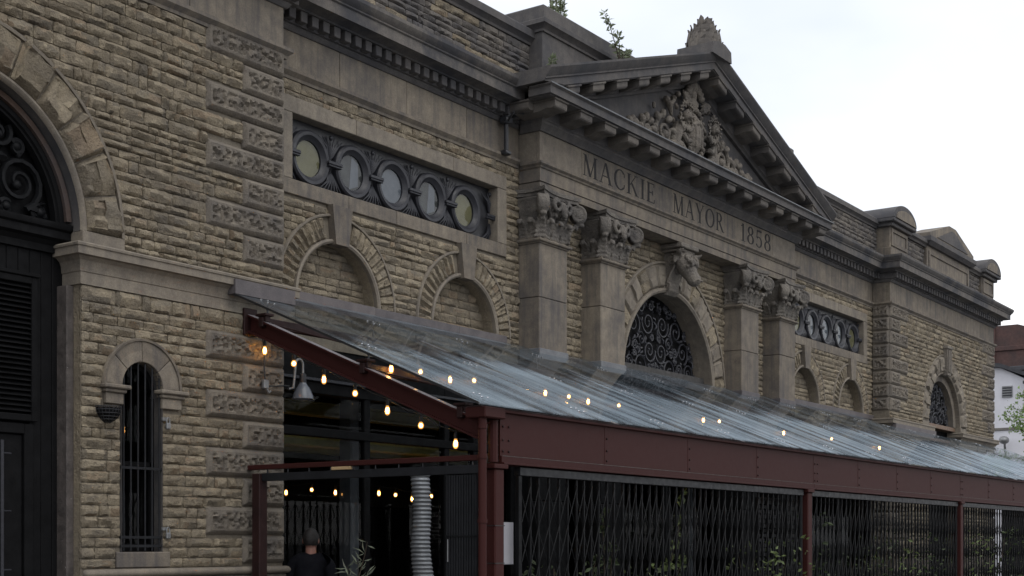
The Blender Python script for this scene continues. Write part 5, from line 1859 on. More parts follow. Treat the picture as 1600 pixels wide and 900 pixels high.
# lead and painted flashings where the glass meets the stone
fl = MB()
fl.box(CX0, 10.19, -.145, -.02, 4.085, 4.228)
obj('wall_flashing', fl, M['lead'], can)
cuts = [10.19, 12.0, 13.6, 14.63]
for a_, b_ in zip(cuts[:-1], cuts[1:]):
    dz = random.uniform(-.012, .012)
    obj('wall_flashing', MB().bbox(a_, b_, YL - .06, YL + .02, 4.262 + dz, 4.365 + dz, .005), M['lead'], can)
    obj('flashing_lip', MB().prism([(YL - .13, 4.236 + dz), (YL - .055, 4.262 + dz), (YL - .055, 4.272 + dz), (YL - .13, 4.245 + dz)], a_, b_ - .012, 'x'), M['lead_blue'], can)
for a_, b_ in ((15.68, 16.50), (17.25, 21.05), (21.8, 22.6)):
    obj('wall_flashing', MB().bbox(a_, b_, YL - .055, YL + .02, 4.14, 4.26, .005), M['lead'], can)
for a_, b_ in ((23.68, 25.2), (25.2, 26.8), (26.8, 28.12)):
    obj('wall_flashing', MB().bbox(a_, b_, YL - .055, YL + .02, 4.25, 4.35, .005), M['lead'], can)
obj('wall_flashing', MB().box(28.12, 30.75, -.15, -.02, 3.98, 4.165), M['lead'], can)

# ================================================================ gates under the canopy
def folding_gate(x0, x1, label, z1=2.27, pitch=.15):
    g = thing('folding_gate', ((x0 + x1) / 2, -2.97, .02), label, 'gate', 'scissor gates along the canopy front')
    obj('track_beam', MB().bbox(x0, x1, -3.0, -2.93, z1 - .015, z1 + .062, .005), M['track'], g)
    me, org = mesh_of(MB().bbox(-.010, .010, -.012, .012, .03, z1 - .015, .003), 'upright_bar', M['gate'])
    rgg = random.Random(int(x0 * 10))
    xs_ = [x0 + .05]
    while xs_[-1] < x1 - .05 - pitch * .7:
        xs_.append(min(x1 - .05, xs_[-1] + pitch * rgg.uniform(.82, 1.18)))
    lean = [rgg.uniform(-.006, .006) for _ in xs_]
    for x in xs_:
        inst('upright_bar', me, g, Vector((x, -2.965, 0)) + org)
    lat = MB()
    P_ = .36
    for xa, xb, dz in zip(xs_[:-1], xs_[1:], lean):
        for k in range(7):
            za = .04 + k * P_ + dz
            if za + P_ > z1 - .02: break
            for (dz0, dz1, yy) in ((0, P_, -2.982), (P_, 0, -2.948)):
                a_ = Vector((xa, yy, za + dz0)); b_ = Vector((xb, yy, za + dz1))
                w_ = .0065
                lat.add([a_ + Vector((-w_, 0, 0)), a_ + Vector((w_, 0, 0)), b_ + Vector((w_, 0, 0)), b_ + Vector((-w_, 0, 0)), a_ + Vector((-w_, .004, 0)), a_ + Vector((w_, .004, 0)), b_ + Vector((w_, .004, 0)), b_ + Vector((-w_, .004, 0))], [(0, 1, 2, 3), (7, 6, 5, 4), (0, 4, 5, 1), (3, 2, 6, 7), (0, 3, 7, 4), (1, 5, 6, 2)])
    obj('scissor_lattice', lat, M['gate'], g, kind='stuff', fix=False)
    for x in (x0 + .02, x1 - .02):
        obj('end_stile', MB().bbox(x - .022, x + .022, -2.985, -2.945, .03, z1 - .015, .004), M['gate'], g)
    return g


folding_gate(10.12, 16.52, 'charcoal scissor-lattice gate in the first bay beside the corner downpipe')
folding_gate(16.80, 23.0, 'charcoal scissor-lattice gate in the middle bay between two maroon posts')
folding_gate(23.25, 29.5, 'charcoal scissor-lattice gate in the far bay at the right edge')
# folded concertina leaf stacked at the near end
fs_ = thing('folded_shutter', (9.64, -2.6, .02), 'dark ribbed shutter folded back against the corner post', 'shutter')
for k in range(22):
    y = -2.86 + k * .0145
    obj('shutter_slat', MB().bbox(9.625 - (.008 if k % 2 else 0), 9.655, y, y + .011, .05, 2.25, .002), M['track'], fs_)
obj('shutter_rail', MB().box(9.612, 9.66, -2.865, -2.545, 1.70, 1.715), M['gate'], fs_)
obj('shutter_handle', MB().tube([(9.60, -2.575, 1.48), (9.60, -2.575, 1.68)], .006, 6), M['galv'], fs_)
wb = thing('white_board', (9.80, -2.86, 1.4), 'small white board strapped behind the maroon corner post', 'board')
obj('board_panel', MB().bbox(9.72, 10.19, -2.875, -2.862, 1.45, 1.835, .003), M['white_board'], wb)
obj('board_edge', MB().box(9.72, 10.19, -2.880, -2.8755, 1.45, 1.456), M['iron'], wb)
# woven screens standing behind the gates
def woven_screen(x0, x1, y, label):
    g = thing('woven_screen', ((x0 + x1) / 2, y, .02), label, 'screen', 'woven screens behind the gates')
    fr = MB()
    for z in (.1, .75, 1.25, 1.80, 2.2):
        fr.bbox(x0, x1, y, y + .03, z - .02, z + .02, .004)
    for x in (x0, x1):
        fr.bbox(x - .02, x + .02, y - .002, y + .032, .05, 2.22, .004)
    obj('screen_frame', fr, M['gate'], g)
    wv = MB()
    n = int((x1 - x0) / .12)
    for i in range(n):
        for k in range(34):
            z = .16 + k * .06
            x = x0 + .03 + i * (x1 - x0 - .04) / n
            wv.bbox(x, x + .085, y + (.0 if (i + k) % 2 else .02), y + .012 + (.0 if (i + k) % 2 else .02), z, z + .042, .003)
    obj('weave', wv, M['track'], g, kind='stuff', fix=False)


woven_screen(15.75, 16.55, -2.72, 'black woven screen left of the second maroon post')
woven_screen(16.85, 17.5, -2.62, 'black woven screen right of the second maroon post')

# ================================================================ festoon lights
def bulb_meshes():
    out = {}
    for nm, prof in (('pear', [(.011, 0), (.013, -.010), (.019, -.028), (.0245, -.050), (.0255, -.063), (.0215, -.080), (.013, -.092), (.003, -.096)]),
                     ('globe', [(.011, 0), (.015, -.010), (.023, -.020), (.027, -.034), (.027, -.042), (.023, -.057), (.014, -.067), (.003, -.070)])):
        g, go = mesh_of(MB().lathe(prof, (0, 0, 0), n=14), 'bulb', M['bulb_glow'], 60)
        fl = MB()
        if nm == 'pear':
            for k in range(4):
                a = PI * k / 2 + .4
                fl.tube([(.008 * math.cos(a), .008 * math.sin(a), -.025), (.012 * math.cos(a), .012 * math.sin(a), -.050), (.008 * math.cos(a), .008 * math.sin(a), -.076)], .0036, 5)
        else:
            fl.ball((0, 0, -.038), (.016, .016, .018), seg=8, ring=6)
        if nm == 'pear': fl.ball((0, 0, -.052), (.009, .009, .026), seg=8, ring=6)
        f, fo = mesh_of(fl, 'filament', M['filament'])
        s, so = mesh_of(MB().lathe([(.006, .055), (.012, .05), (.017, .035), (.017, .0), (.015, -.006)], (0, 0, 0), n=10), 'socket', M['socket'], 50)
        out[nm] = ((g, go), (f, fo), (s, so))
    return out


BUL = bulb_meshes()


def festoon(label, pts, sag=.03, kinds=None, cable=True, ends=(), drop=.06):
    """pts: positions of the bulb necks"""
    P_ = [Vector(p) for p in pts]
    t = thing('string_lights', (P_[0] + P_[-1]) / 2, label, 'string lights', 'strings of amber bulbs')
    path = [Vector(e) for e in ends[:1]]
    for i, p in enumerate(P_):
        path.append(p + Vector((0, 0, drop)))
        if i + 1 < len(P_):
            m_ = (p + P_[i + 1]) / 2 + Vector((0, 0, drop - sag)); path.append(m_)
    path += [Vector(e) for e in ends[1:]]
    obj('cable', MB().tube(path, .005, 5), M['socket'], t, smooth=60)
    for i, p in enumerate(P_):
        k = (kinds[i % len(kinds)] if kinds else ('pear', 'globe')[i % 2])
        (g, go), (f, fo), (s, so) = BUL[k]
        rz = random.uniform(0, 3)
        b = inst('bulb', g, t, p + go)
        inst('filament', f, b, p + fo)
        inst('socket', s, b, p + so)
    return t


fp = [(9.76, -.14 - .40 * i, 3.622 - .172 * i) for i in range(7)]
festoon('string of amber bulbs slung below the sloping end rafter', fp, .02, ends=((9.70, -.02, 3.78), (9.70, -2.88, 2.66)))
xs = [10.10, 10.55, 11.03, 11.44] + [11.9, 12.35, 12.78, 13.27, 13.69, 14.40, 14.95, 15.5, 16.1, 16.65, 17.13, 17.7, 18.4, 19.1, 19.9]
xs = [10.10, 10.55, 11.03, 11.44, 12.78, 13.27, 13.69, 14.40, 16.65, 17.13, 19.3, 21.2, 23.4]
festoon('string of amber bulbs under the middle of the wet glass roof', [(x * .9835, -1.64, 3.345 + .012 * math.sin(x * 9)) for x in xs], .01, drop=.05)
festoon('string of small bulbs behind the foot of the front girder', [(x, -2.80, 2.405) for x in (11.77, 13.48, 15.13, 18.35, 20.01, 25.01, 26.41)], .0, kinds=('globe',), drop=.05)


_S, _C = math.sin(HEAD), math.cos(HEAD)
_row = []  # added bulbs, imitate a row reflected in the glazing
for (px, py) in ((447, 764), (487, 761), (524, 764), (559, 768), (592, 765), (618, 769), (644, 774), (674, 771), (700, 775)):
    _r = (px - 800) / 2133 * 19.0
    _row.append((19 * _C + _r * _S, 19 * _S - _r * _C - DIST, EYE + (848 - py) / 2133 * 19.0))
festoon('string of bulbs glowing inside the hall behind the glazing', _row, .02)

# ---------------------------------------------------------------- wall lamp with its cable
lm = thing('wall_lamp', (10.20, -.02, 3.2), 'grey enamel swan-neck lamp hung at the corner of the quoins', 'lamp')
lx, ly = 10.42, -.03
obj('lamp_shade', MB().lathe([(.032, 3.32), (.034, 3.37), (.036, 3.315), (.05, 3.295), (.075, 3.26), (.10, 3.205), (.112, 3.165), (.115, 3.150), (.110, 3.150), (.096, 3.2), (.07, 3.25), (.04, 3.29)], (lx, ly, 0), n=24), M['enamel'], lm, smooth=50)
obj('lamp_collar', MB().lathe([(.02, 3.42), (.036, 3.41), (.038, 3.33), (.034, 3.31)], (lx, ly, 0), n=16), M['iron_dark'], lm, smooth=40)
obj('swan_neck', MB().tube([(10.24, .0, 3.24), (10.30, -.01, 3.26), (10.31, -.02, 3.40)] + [(lx - .055 + .055 * math.cos(PI - PI * i / 10), ly, 3.50 + .06 * math.sin(PI * i / 10)) for i in range(11)] + [(lx, ly, 3.41)], .014, 8), M['galv'], lm, smooth=50)
obj('junction_box', MB().bbox(9.795, 9.865, -.10, -.055, 3.20, 3.29, .008).tube([(9.83, -.10, 3.20), (9.85, -.105, 3.16), (9.88, -.10, 3.18)], .012, 6), M['galv'], lm)
obj('lamp_cable', MB().tube([(9.83, -.075, 3.28), (9.82, -.07, 3.42), (9.83, -.07, 3.60), (9.80, -.06, 3.72)], .008, 6).tube([(9.86, -.08, 3.23), (9.98, -.075, 3.24), (10.10, -.06, 3.26), (10.24, -.01, 3.27)], .007, 6), M['socket'], lm)

# ---------------------------------------------------------------- wire basket on the wall
bk = thing('wall_basket', (7.90, -.12, 2.72), 'empty black wire basket fixed below the left window impost', 'basket')
wr = MB()
bx_, by_, bz_ = 7.905, -.045, 2.865
for i in range(13):
    a = PI + PI * i / 12
    d = Vector((math.cos(a) * .125, math.sin(a) * .13, 0))
    wr.tube([(bx_ + d.x, by_ + d.y, bz_), (bx_ + d.x * .92, by_ + d.y * .92, bz_ - .05), (bx_ + d.x * .62, by_ + d.y * .62, bz_ - .11), (bx_ + d.x * .2, by_ + d.y * .2, bz_ - .145)], .0032, 5)
for zz, f in ((0, 1), (-.03, .96), (-.06, .88), (-.09, .76), (-.115, .58)):
    wr.tube([(bx_ + .125 * f * math.cos(PI + PI * i / 16), by_ + .13 * f * math.sin(PI + PI * i / 16), bz_ + zz) for i in range(17)], .0034, 5)
wr.tube([(bx_ - .13, by_, bz_), (bx_ + .13, by_, bz_)], .005, 5)
obj('wire_cage', wr, M['iron_dark'], bk)
ln = MB()
for i in range(10):
    pass
ln.grid(lambda u, v: (bx_ + .118 * math.cos(PI + PI * u) * math.cos(v * 1.45), by_ + .122 * math.sin(PI + PI * u) * math.cos(v * 1.45), bz_ - .015 - .125 * math.sin(v * 1.45) + .006 * math.sin(u * 40)), 16, 6)
obj('liner', ln, M['black'], bk)
dw = MB()
rgd = random.Random(2)
for i in range(26):
    a = PI + PI * rgd.random(); q = rgd.uniform(.02, .12)
    p = Vector((bx_ + q * math.cos(a), by_ + q * math.sin(a), bz_ - .01))
    dw.tube([p, p + Vector((rgd.uniform(-.03, .03), rgd.uniform(-.03, .01), rgd.uniform(.0, .03)))], .002, 4)
obj('dead_stems', dw, M['bark'], bk)

# ================================================================ plants
def leaf_quad(mb, p, d, up, L, Wd):
    d = d.normalized(); s_ = d.cross(up)
    s_ = s_.normalized() if s_.length > 1e-4 else d.orthogonal().normalized()
    n = s_.cross(d)
    a = p; b = p + d * L * .45 + s_ * Wd / 2 + n * L * .06; c = p + d * L - n * L * .10; e = p + d * L * .45 - s_ * Wd / 2 + n * L * .06
    m_ = p + d * L * .5 - n * L * .02
    mb.add([a, b, c, e, m_], [(0, 1, 4), (1, 2, 4), (2, 3, 4), (3, 0, 4)])


def rv(rg):
    while True:
        v = Vector((rg.uniform(-1, 1), rg.uniform(-1, 1), rg.uniform(-1, 1)))
        if .05 < v.length < 1: return v.normalized()


def stemmed(name, label, cat, base, stems, leaf, mat, seed, ll=.07, lw=.03, nper=16, droop=.2, group=None, pot=None, r0=.01):
    """stems: list of lists of points relative to base"""
    rg = random.Random(seed)
    base = Vector(base)
    t = thing(name, base, label, cat, group)
    st, lv_ = MB(), MB()
    for sp_ in stems:
        pts = [base + Vector(p) for p in sp_]
        st.tube(pts, [r0 * (1 - .8 * k / (len(pts) - 1)) for k in range(len(pts))], 5)
        for k in range(nper):
            u = (.18 + .82 * rg.random()) * (len(pts) - 1)
            i = min(int(u), len(pts) - 2); f = u - i
            p = pts[i].lerp(pts[i + 1], f)
            ax_ = (pts[i + 1] - pts[i]).normalized()
            d = (rv(rg) + ax_ * .5 + Vector((0, 0, -droop))).normalized()
            q = rg.uniform(.6, 1.25)
            leaf_quad(lv_, p + d * .01, d, rv(rg), ll * q, lw * q)
    obj('stem', st, M['bark'], t, smooth=60)
    obj('foliage', lv_, M[mat], t, fix=False)
    if pot:
        obj('pot', MB().lathe([(pot * .75, 0), (pot, .3), (pot * 1.08, .32), (pot * 1.08, .36), (pot * .9, .36)], base, n=16), M['iron_dark'], t, smooth=40)
    return t


def shrub(name, label, base, h, rad, mat, seed, n=420, ll=.075, lw=.04, group=None):
    rg = random.Random(seed)
    base = Vector(base)
    t = thing(name, base, label, 'plant', group)
    st, lv_ = MB(), MB()
    for k in range(7):
        a = rg.uniform(0, 6.28); q = rg.uniform(.1, .8) * rad
        pts = [base + Vector((0, 0, 0)), base + Vector((q * .3 * math.cos(a), q * .3 * math.sin(a), h * .4)), base + Vector((q * math.cos(a), q * math.sin(a), h * rg.uniform(.75, 1)))]
        st.tube(pts, [.012, .008, .003], 5)
    for k in range(int(n * .62)):
        a = rg.uniform(0, 6.28); z = rg.uniform(.12, 1)
        q = rad * math.sqrt(rg.random()) * (1 - .35 * abs(z - .6))
        p = base + Vector((q * math.cos(a), q * math.sin(a), z * h + rg.uniform(-.03, .03)))
        d = Vector((math.cos(a), math.sin(a), rg.uniform(-.3, .8)))
        leaf_quad(lv_, p, (d + rv(rg) * .7), rv(rg), ll * rg.uniform(.6, 1.3), lw * rg.uniform(.6, 1.3))
    obj('stem', st, M['bark'], t)
    obj('foliage', lv_, M[mat], t, fix=False)


# silvery sprig by the pavilion corner
stemmed('potted_plant', 'silvery narrow-leaved plant beside the corner pier', 'plant', (10.30, -.85, .02),
        [[(0, 0, .3), (.02, 0, .9), (.03, -.02, 1.25), (.10, -.05, 1.50), (.13, -.06, 1.64)], [(0, 0, .3), (-.04, 0, .9), (-.10, -.03, 1.25), (-.16, -.05, 1.40)], [(0, 0, .3), (.03, .02, .9), (.06, .0, 1.20), (.02, -.03, 1.46)], [(0, 0, .3), (.06, .02, .8), (.12, .0, 1.10), (.17, -.03, 1.34)]],
        None, 'leaf_grey', 5, .13, .022, 26, .1, pot=.16, r0=.012)
# climber behind the first gate
stemmed('climbing_plant', 'pale climber reaching up behind the first gate', 'plant', (13.15, -2.90, .02),
        [[(0, 0, .2), (.0, 0, .8), (-.05, 0, 1.2), (.02, 0, 1.5), (.16, 0, 1.75), (.20, 0, 2.0), (.30, .0, 2.22)], [(0, 0, .2), (-.1, 0, .8), (-.22, 0, 1.2), (-.12, 0, 1.42)], [(0, 0, .3), (.1, 0, 1.0), (.15, 0, 1.3), (.30, 0, 1.5)]],
        None, 'leaf', 8, .085, .05, 60, .25, pot=.2)
stemmed('climbing_plant', 'dark thin climber behind the first gate nearest the corner post', 'plant', (11.75, -2.88, .02),
        [[(0, 0, .2), (.0, 0, .9), (.03, 0, 1.4), (.0, 0, 1.75), (.03, 0, 1.95)], [(0, 0, .2), (-.12, 0, .9), (-.2, 0, 1.3), (-.12, 0, 1.5)], [(0, 0, .2), (.12, 0, .9), (.16, 0, 1.4), (.2, 0, 1.62)]],
        None, 'leaf_dark', 9, .07, .04, 60, .2, pot=.2)
for k, (x, h, rad, n, mt, lb) in enumerate(((11.0, 1.42, .34, 260, 'leaf_dark', 'low dark shrub just right of the corner post'), (12.55, 1.40, .3, 260, 'leaf', 'low leafy shrub left of the pale climber'), (15.45, 1.60, .40, 420, 'leaf', 'bushy green shrub left of the woven screen'), (16.45, 1.72, .33, 420, 'leaf', 'bright green shrub in front of the woven screen'), (17.2, 2.05, .25, 260, 'leaf_dark', 'tall slim plant right of the second maroon post'),
                                       (19.2, 1.55, .5, 420, 'leaf_dark', 'dark shrub left of centre in the middle bay'), (20.3, 1.70, .5, 420, 'leaf', 'green shrub in front of the pale stone pier'), (21.4, 1.85, .5, 420, 'leaf_dark', 'leafy shrub near the third maroon post'), (23.9, 1.85, .6, 520, 'leaf', 'green shrub right of the third maroon post'), (25.6, 1.9, .6, 520, 'leaf_dark', 'dark shrub in the far bay'), (27.3, 1.8, .6, 480, 'leaf', 'green shrub at the right edge of the far bay'))):
    shrub('shrub', lb, (x, -2.82 if k < 5 else -2.75, .02), h, rad, mt, 40 + k, n, group='shrubs behind the gates')

# saplings rooted in the masonry
for (x, y, z, stems, lb, sd, npr) in (
        (15.70, .3, 8.83, [[(0, 0, 0), (.05, 0, .2), (.12, .02, .45), (.14, 0, .7)], [(0, 0, 0), (.1, 0, .15), (.26, 0, .35), (.30, 0, .6)], [(.02, 0, 0), (.20, 0, .10), (.22, 0, .3)]], 'taller sapling rooted in the attic coping left of the pediment', 3, 60),
        (15.52, .25, 8.82, [[(0, 0, 0), (.02, 0, .2), (.03, 0, .45), (.0, 0, .6)], [(0, 0, 0), (.05, 0, .12)]], 'thin sapling on the attic coping nearest the corner', 4, 26),
        (16.62, -.2, 8.45, [[(0, 0, 0), (-.12, 0, .2), (-.28, 0, .42), (-.42, 0, .55)], [(0, 0, 0), (.0, 0, .2), (-.05, 0, .34)], [(0, 0, 0), (.14, 0, .12), (.26, 0, .16)]], 'sapling leaning left above the raking cornice', 6, 60),
        (15.1, -.06, 7.80, [[(0, 0, 0), (.02, 0, .12), (.0, 0, .26)], [(0, 0, 0), (.08, 0, .1), (.10, 0, .2)]], 'small weed tuft on the ledge below the attic corner', 7, 40)):
    stemmed('sapling', lb, 'sapling', (x, y, z), stems, None, 'leaf_sap', sd, .085, .034, npr, .1, group='saplings rooted in the masonry')

# ================================================================ silver duct and people
du = thing('flexible_duct', (12.56, .10, .02), 'silver ribbed flexible duct standing under the canopy', 'duct')
dm = MB()
prof = []
nseg = 96
for i in range(nseg + 1):
    z = .1 + (2.46 - .1) * i / nseg
    prof.append((.118 + (.010 if i % 2 else -.006) + .012 * math.sin(z * 2.3), z))
vs, n = [], 18
for i, (r_, z) in enumerate(prof):
    ox = .03 * math.sin(z * 1.9) + .012 * math.sin(z * 7); 
    for k in range(n):
        a = 2 * PI * k / n
        vs.append((12.56 + ox + r_ * math.cos(a), .10 + r_ * math.sin(a) + .012 * math.sin(z * 5), z))
fs = [(i * n + k, i * n + (k + 1) % n, (i + 1) * n + (k + 1) % n, (i + 1) * n + k) for i in range(len(prof) - 1) for k in range(n)]
dm.add(vs, fs)
obj('duct_sleeve', dm, M['silver'], du, smooth=30)
obj('duct_collar', MB().tube([(12.56, .10, .03), (12.56, .10, .12)], .16, 18), M['iron_dark'], du)


def person(label, base, rz, cloth, h=1.76, cap=False, hands=True):
    base = Vector(base)
    t = thing('person', base, label, 'person')
    k = h / 1.76
    Rm = Matrix.Rotation(rz, 3, 'Z')
    V_ = [(0, 0, .95), (0, 0, 1.10), (0, -.01, 1.28), (0, 0, 1.42), (0, .0, 1.50),            # 0 pelvis .. 4 neck base
          (.10, 0, 1.43), (.195, .0, 1.40), (.235, .01, 1.14), (.20, -.16, .98),                   # right arm
          (-.10, 0, 1.43), (-.195, .0, 1.40), (-.235, .01, 1.14), (-.20, -.16, .98),
          (.09, 0, .90), (.11, -.01, .50), (.11, .02, .09), (.12, -.12, .04),
          (-.09, 0, .90), (-.11, -.01, .50), (-.11, .02, .09), (-.12, -.12, .04)]
    rad = [.15, .145, .17, .13, .065, .10, .078, .055, .042, .10, .078, .055, .042, .10, .068, .05, .04, .10, .068, .05, .04]
    E_ = [(0, 1), (1, 2), (2, 3), (3, 4), (3, 5), (5, 6), (6, 7), (7, 8), (3, 9), (9, 10), (10, 11), (11, 12), (0, 13), (13, 14), (14, 15), (15, 16), (0, 17), (17, 18), (18, 19), (19, 20)]
    me = bpy.data.meshes.new('body')
    me.from_pydata([tuple(Rm @ (Vector(v) * k)) for v in V_], E_, [])
    me.materials.append(cloth)
    o = bpy.data.objects.new('body', me); link(o, t, base)
    m_ = o.modifiers.new('skin', 'SKIN'); m_.use_smooth_shade = True
    for i, sv in enumerate(me.skin_vertices[0].data):
        r_ = rad[i] * k; sv.radius = (r_ * (1.22 if i in (1, 2, 3) else 1), r_ * (.85 if i in (1, 2, 3) else 1))
        sv.use_root = (i == 0)
    o.modifiers.new('sub', 'SUBSURF').levels = 2
    o.modifiers['sub'].render_levels = 2
    # head: skull, jaw, nose, ears, eyes, hair
    hd = MB()
    def hp_(x, y, z): return base + Rm @ (Vector((x, y, z)) * k)
    hd.ball(hp_(0, .0, 1.655), (.075 * k, .094 * k, .105 * k), Rm, 16, 12); hd.ball(hp_(0, -.03, 1.60), (.058 * k, .062 * k, .07 * k), Rm, 12, 9)
    hd.tube([hp_(0, .01, 1.46), hp_(0, .005, 1.58)], .056 * k, 10)
    hd.ball(hp_(0, -.098, 1.635), (.013, .018, .022), Rm, 8, 6); hd.ball(hp_(0, -.088, 1.588), (.024, .010, .007), Rm, 8, 6)
    for s_ in (-1, 1):
        hd.ball(hp_(s_ * .077, .01, 1.64), (.012, .022, .032), Rm, 8, 6); hd.ball(hp_(s_ * .03, -.085, 1.66), (.012, .008, .007), Rm, 8, 6)
    ho = obj('head', hd, M['skin'], t, smooth=60, fix=False); remesh(ho, .008, 2)
    hr = MB()
    hr.grid(lambda u, v: tuple(hp_(.083 * math.cos(2 * PI * u) * math.sin(v * (1.35 if math.sin(2 * PI * u) < -.2 else 2.25)), .006 + .103 * math.sin(2 * PI * u) * math.sin(v * (1.35 if math.sin(2 * PI * u) < -.2 else 2.25)), 1.662 + .112 * math.cos(v * (1.35 if math.sin(2 * PI * u) < -.2 else 2.25)))), 24, 10, wrap_u=True)
    obj('hair', hr, M['hair'] if not cap else M['cap'], t, smooth=60)
    if hands:
        for s_ in (-1, 1):
            hm = MB()
            c = Vector((s_ * .20, -.185, .975))
            hm.ball(hp_(*c), (.040, .045, .018), Rm, 10, 7)
            for j in range(4):
                fx_ = (j - 1.5) * .019
                L_ = (.062, .072, .068, .054)[j]
                hm.tube([hp_(c.x + fx_, c.y - .03, c.z), hp_(c.x + fx_, c.y - .03 - L_ * .6, c.z - .006), hp_(c.x + fx_, c.y - .03 - L_ * .85, c.z - .03)], [.0095, .009, .007], 6)
            hm.tube([hp_(c.x - s_ * .035, c.y + .005, c.z), hp_(c.x - s_ * .058, c.y - .03, c.z - .008), hp_(c.x - s_ * .052, c.y - .055, c.z - .02)], [.011, .0095, .007], 6)
            obj('hand', hm, M['skin'], t, smooth=60)
    return t


person('person in a dark jacket standing with back turned behind the corner pier', (10.34, -.22, .02), R(128), M['cloth'], 1.77)

# ================================================================ beyond the hall
def P_at(px, py, dep):
    """a point seen at a place in the photograph, at a given depth"""
    S_, C_ = math.sin(HEAD), math.cos(HEAD)
    r_ = (px - 800) / 2133 * dep
    return Vector((dep * C_ + r_ * S_, dep * S_ - r_ * C_ - DIST, EYE + (848 - py) / 2133 * dep))


wh = thing('white_building', (66, 6, -.1), 'white rendered building with slate roof behind the far corner', 'building')
# gable wall faces the camera; local frame along the picture
def brick_box(name, mat, parent, x0, x1, y0, y1, z0, z1):
    return obj(name, MB().box(x0, x1, y0, y1, z0, z1), M[mat], parent)


gx0, gy0, gy1 = 62.0, -9.0, 11.5
# wall in the y-z plane at x = 62 (the side that looks back along the street)
zr = 9.45
obj('wall', MB().prism([(gy0, -.1), (gy1, -.1), (gy1, zr + .45), (7.0, zr - .05), (5.9, zr - .62), (gy0, zr - .75)], gx0, gx0 + 9, 'x'), M['render_white'], wh)
obj('roof', MB().prism([(gy1 + .3, zr + .62), (gy1 + .3, zr + .46), (7.0, zr - .04), (5.6, zr - .62), (5.55, zr - .45), (7.0, zr + .14)], gx0 - .25, gx0 + 9.3, 'x').prism([(5.9, zr - .60), (5.9, zr - .42), (gy0 - .3, zr - .55), (gy0 - .3, zr - .74)], gx0 - .3, gx0 + 9.3, 'x'), M['slate'], wh)
obj('gutter', MB().box(gx0 - .38, gx0 - .28, gy0 - .2, 5.95, zr - .86, zr - .72), M['iron_dark'], wh)
v_ = P_at(1577, 613, 60.6)
vt = obj('vent', MB().box(gx0 - .06, gx0, v_.y - .22, v_.y + .22, v_.z - .25, v_.z + .25), M['galv'], wh)
for k in range(4):
    obj('vent_slat', MB().box(gx0 - .08, gx0 - .055, v_.y - .2, v_.y + .2, v_.z - .20 + k * .11, v_.z - .14 + k * .11), M['iron'], vt)
obj('string_course', MB().bbox(gx0 - .06, gx0 + .05, gy0, gy1, 6.62, 6.74, .01), M['paving'], wh)
obj('shop_canopy', MB().bbox(gx0 - 1.2, gx0, gy0, 6.4, 5.20, 5.34, .02), M['paving'], wh)
for y in (3.4, 4.6, 1.6, -.6, -3):
    w_ = obj('window', MB().bbox(gx0 - .05, gx0 + .02, y - .5, y + .5, 3.2, 4.6, .02), M['iron_dark'], wh)
    obj('window_pane', MB().box(gx0 - .0561, gx0 - .0511, y - .42, y + .42, 3.28, 4.52), M['glass_window'], w_)
st_ = obj('bracket_lamp', MB().tube([(gx0 - .1, 6.75, 5.5), (gx0 - .25, 6.75, 5.9), (gx0 - .5, 6.7, 6.2)], .05, 8).ball((gx0 - .55, 6.7, 6.15), (.28, .22, .18)), M['galv'], wh, smooth=60)
bb = thing('brick_building', (78, 14, -.1), 'old red brick building rising behind the white one', 'building')
obj('wall', MB().prism([(-14, -.1), (30, -.1), (30, 13.6), (10.2, 13.6), (9.0, 13.2), (6.0, 14.0), (-14, 14.2)], 77, 88, 'x'), M['brick_red'], bb)
obj('parapet_coping', MB().bbox(76.8, 77.2, -14, 8.8, 14.16, 14.32, .02), M['render_white'], bb)
for k in range(10):
    obj('brick_pier', MB().bbox(76.85, 77.0, -12 + k * 2.6, -11.3 + k * 2.6, 0, 13.6, .02), M['brick_red'], bb)
obj('brick_band', MB().bbox(76.9, 77.0, -14, 29, 12.2, 12.45, .02), M['brick_red'], bb)
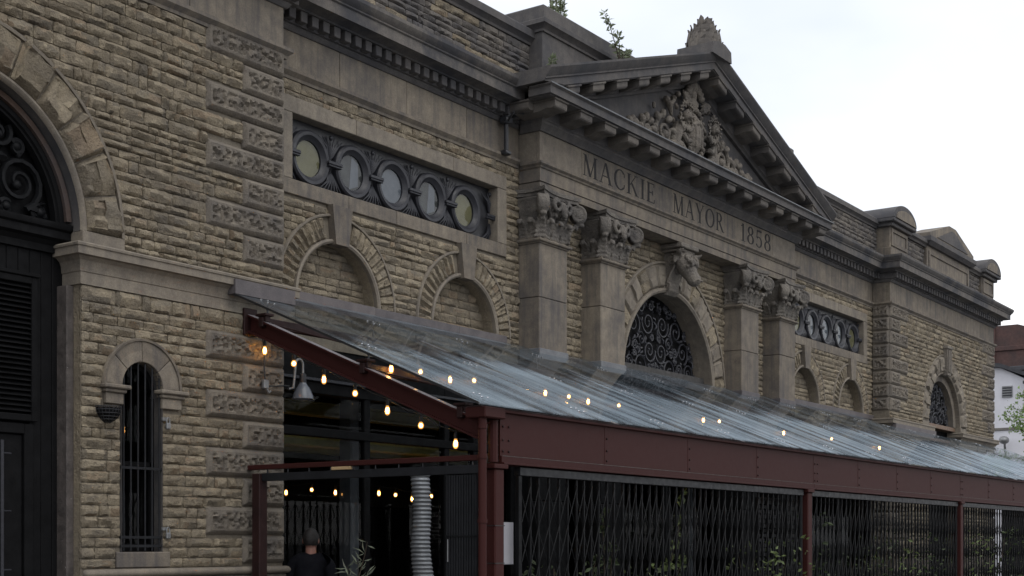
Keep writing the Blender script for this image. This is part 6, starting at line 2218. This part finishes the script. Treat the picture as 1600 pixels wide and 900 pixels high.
obj('eaves_roof', MB().bbox(75.6, 77.0, -14, 12, 10.9, 11.15, .03), M['slate'], bb)
rl_ = MB()
for z in (14.8, 15.1):
    rl_.tube([(77.3, -14, z), (77.3, 9.5, z)], .03, 6)
for k in range(9):
    rl_.tube([(77.3, -13 + k * 2.6, 14.2), (77.3, -13 + k * 2.6, 15.1)], .03, 6)
obj('roof_railing', rl_, M['galv'], bb)

# street tree whose branches reach into the picture at the right edge
rgt = random.Random(12)
tb = Vector((41.0, .4, 0))
tb = P_at(1655, 848, 42.0); tb.z = -.1
tr_ = thing('street_tree', tb, 'young green street tree at the right edge', 'tree')
tk = MB()
tk.tube([tb, tb + Vector((.05, .0, 1.6)), tb + Vector((-.03, .04, 3.2)), tb + Vector((.02, 0, 5.4))], [.14, .11, .08, .03], 8)
lv_ = MB()
tips = []
for k in range(26):
    z0 = rgt.uniform(2.2, 5.0); a = rgt.uniform(0, 6.28); L_ = rgt.uniform(.9, 1.8) * (1 - .12 * (z0 - 2.2))
    p0 = tb + Vector((0, 0, z0)); d = Vector((math.cos(a), math.sin(a), rgt.uniform(.1, .6)))
    pts = [p0, p0 + d * L_ * .5 + Vector((0, 0, .05)), p0 + d * L_]
    tk.tube(pts, [.03, .018, .006], 5)
    tips += [pts[1].lerp(pts[2], q) for q in (.2, .5, .8, 1.0)]
for px, py in ((1572, 648), (1580, 636), (1590, 652), (1592, 618), (1586, 668), (1598, 640), (1600, 615), (1576, 655), (1597, 672)):
    q = P_at(px, py, 41.2); p0 = tb + Vector((0, 0, q.z - .7))
    tk.tube([p0, p0.lerp(q, .55) + Vector((0, 0, .12)), q], [.022, .014, .005], 5); tips += [q, p0.lerp(q, .8)]
for p in tips:
    for j in range(26):
        c = p + rv(rgt) * rgt.uniform(0, .26)
        leaf_quad(lv_, c, rv(rgt) + Vector((0, 0, .2)), rv(rgt), rgt.uniform(.07, .13), rgt.uniform(.05, .08))
obj('trunk', tk, M['bark'], tr_, smooth=60)
obj('crown', lv_, M['leaf_tree'], tr_, fix=False)
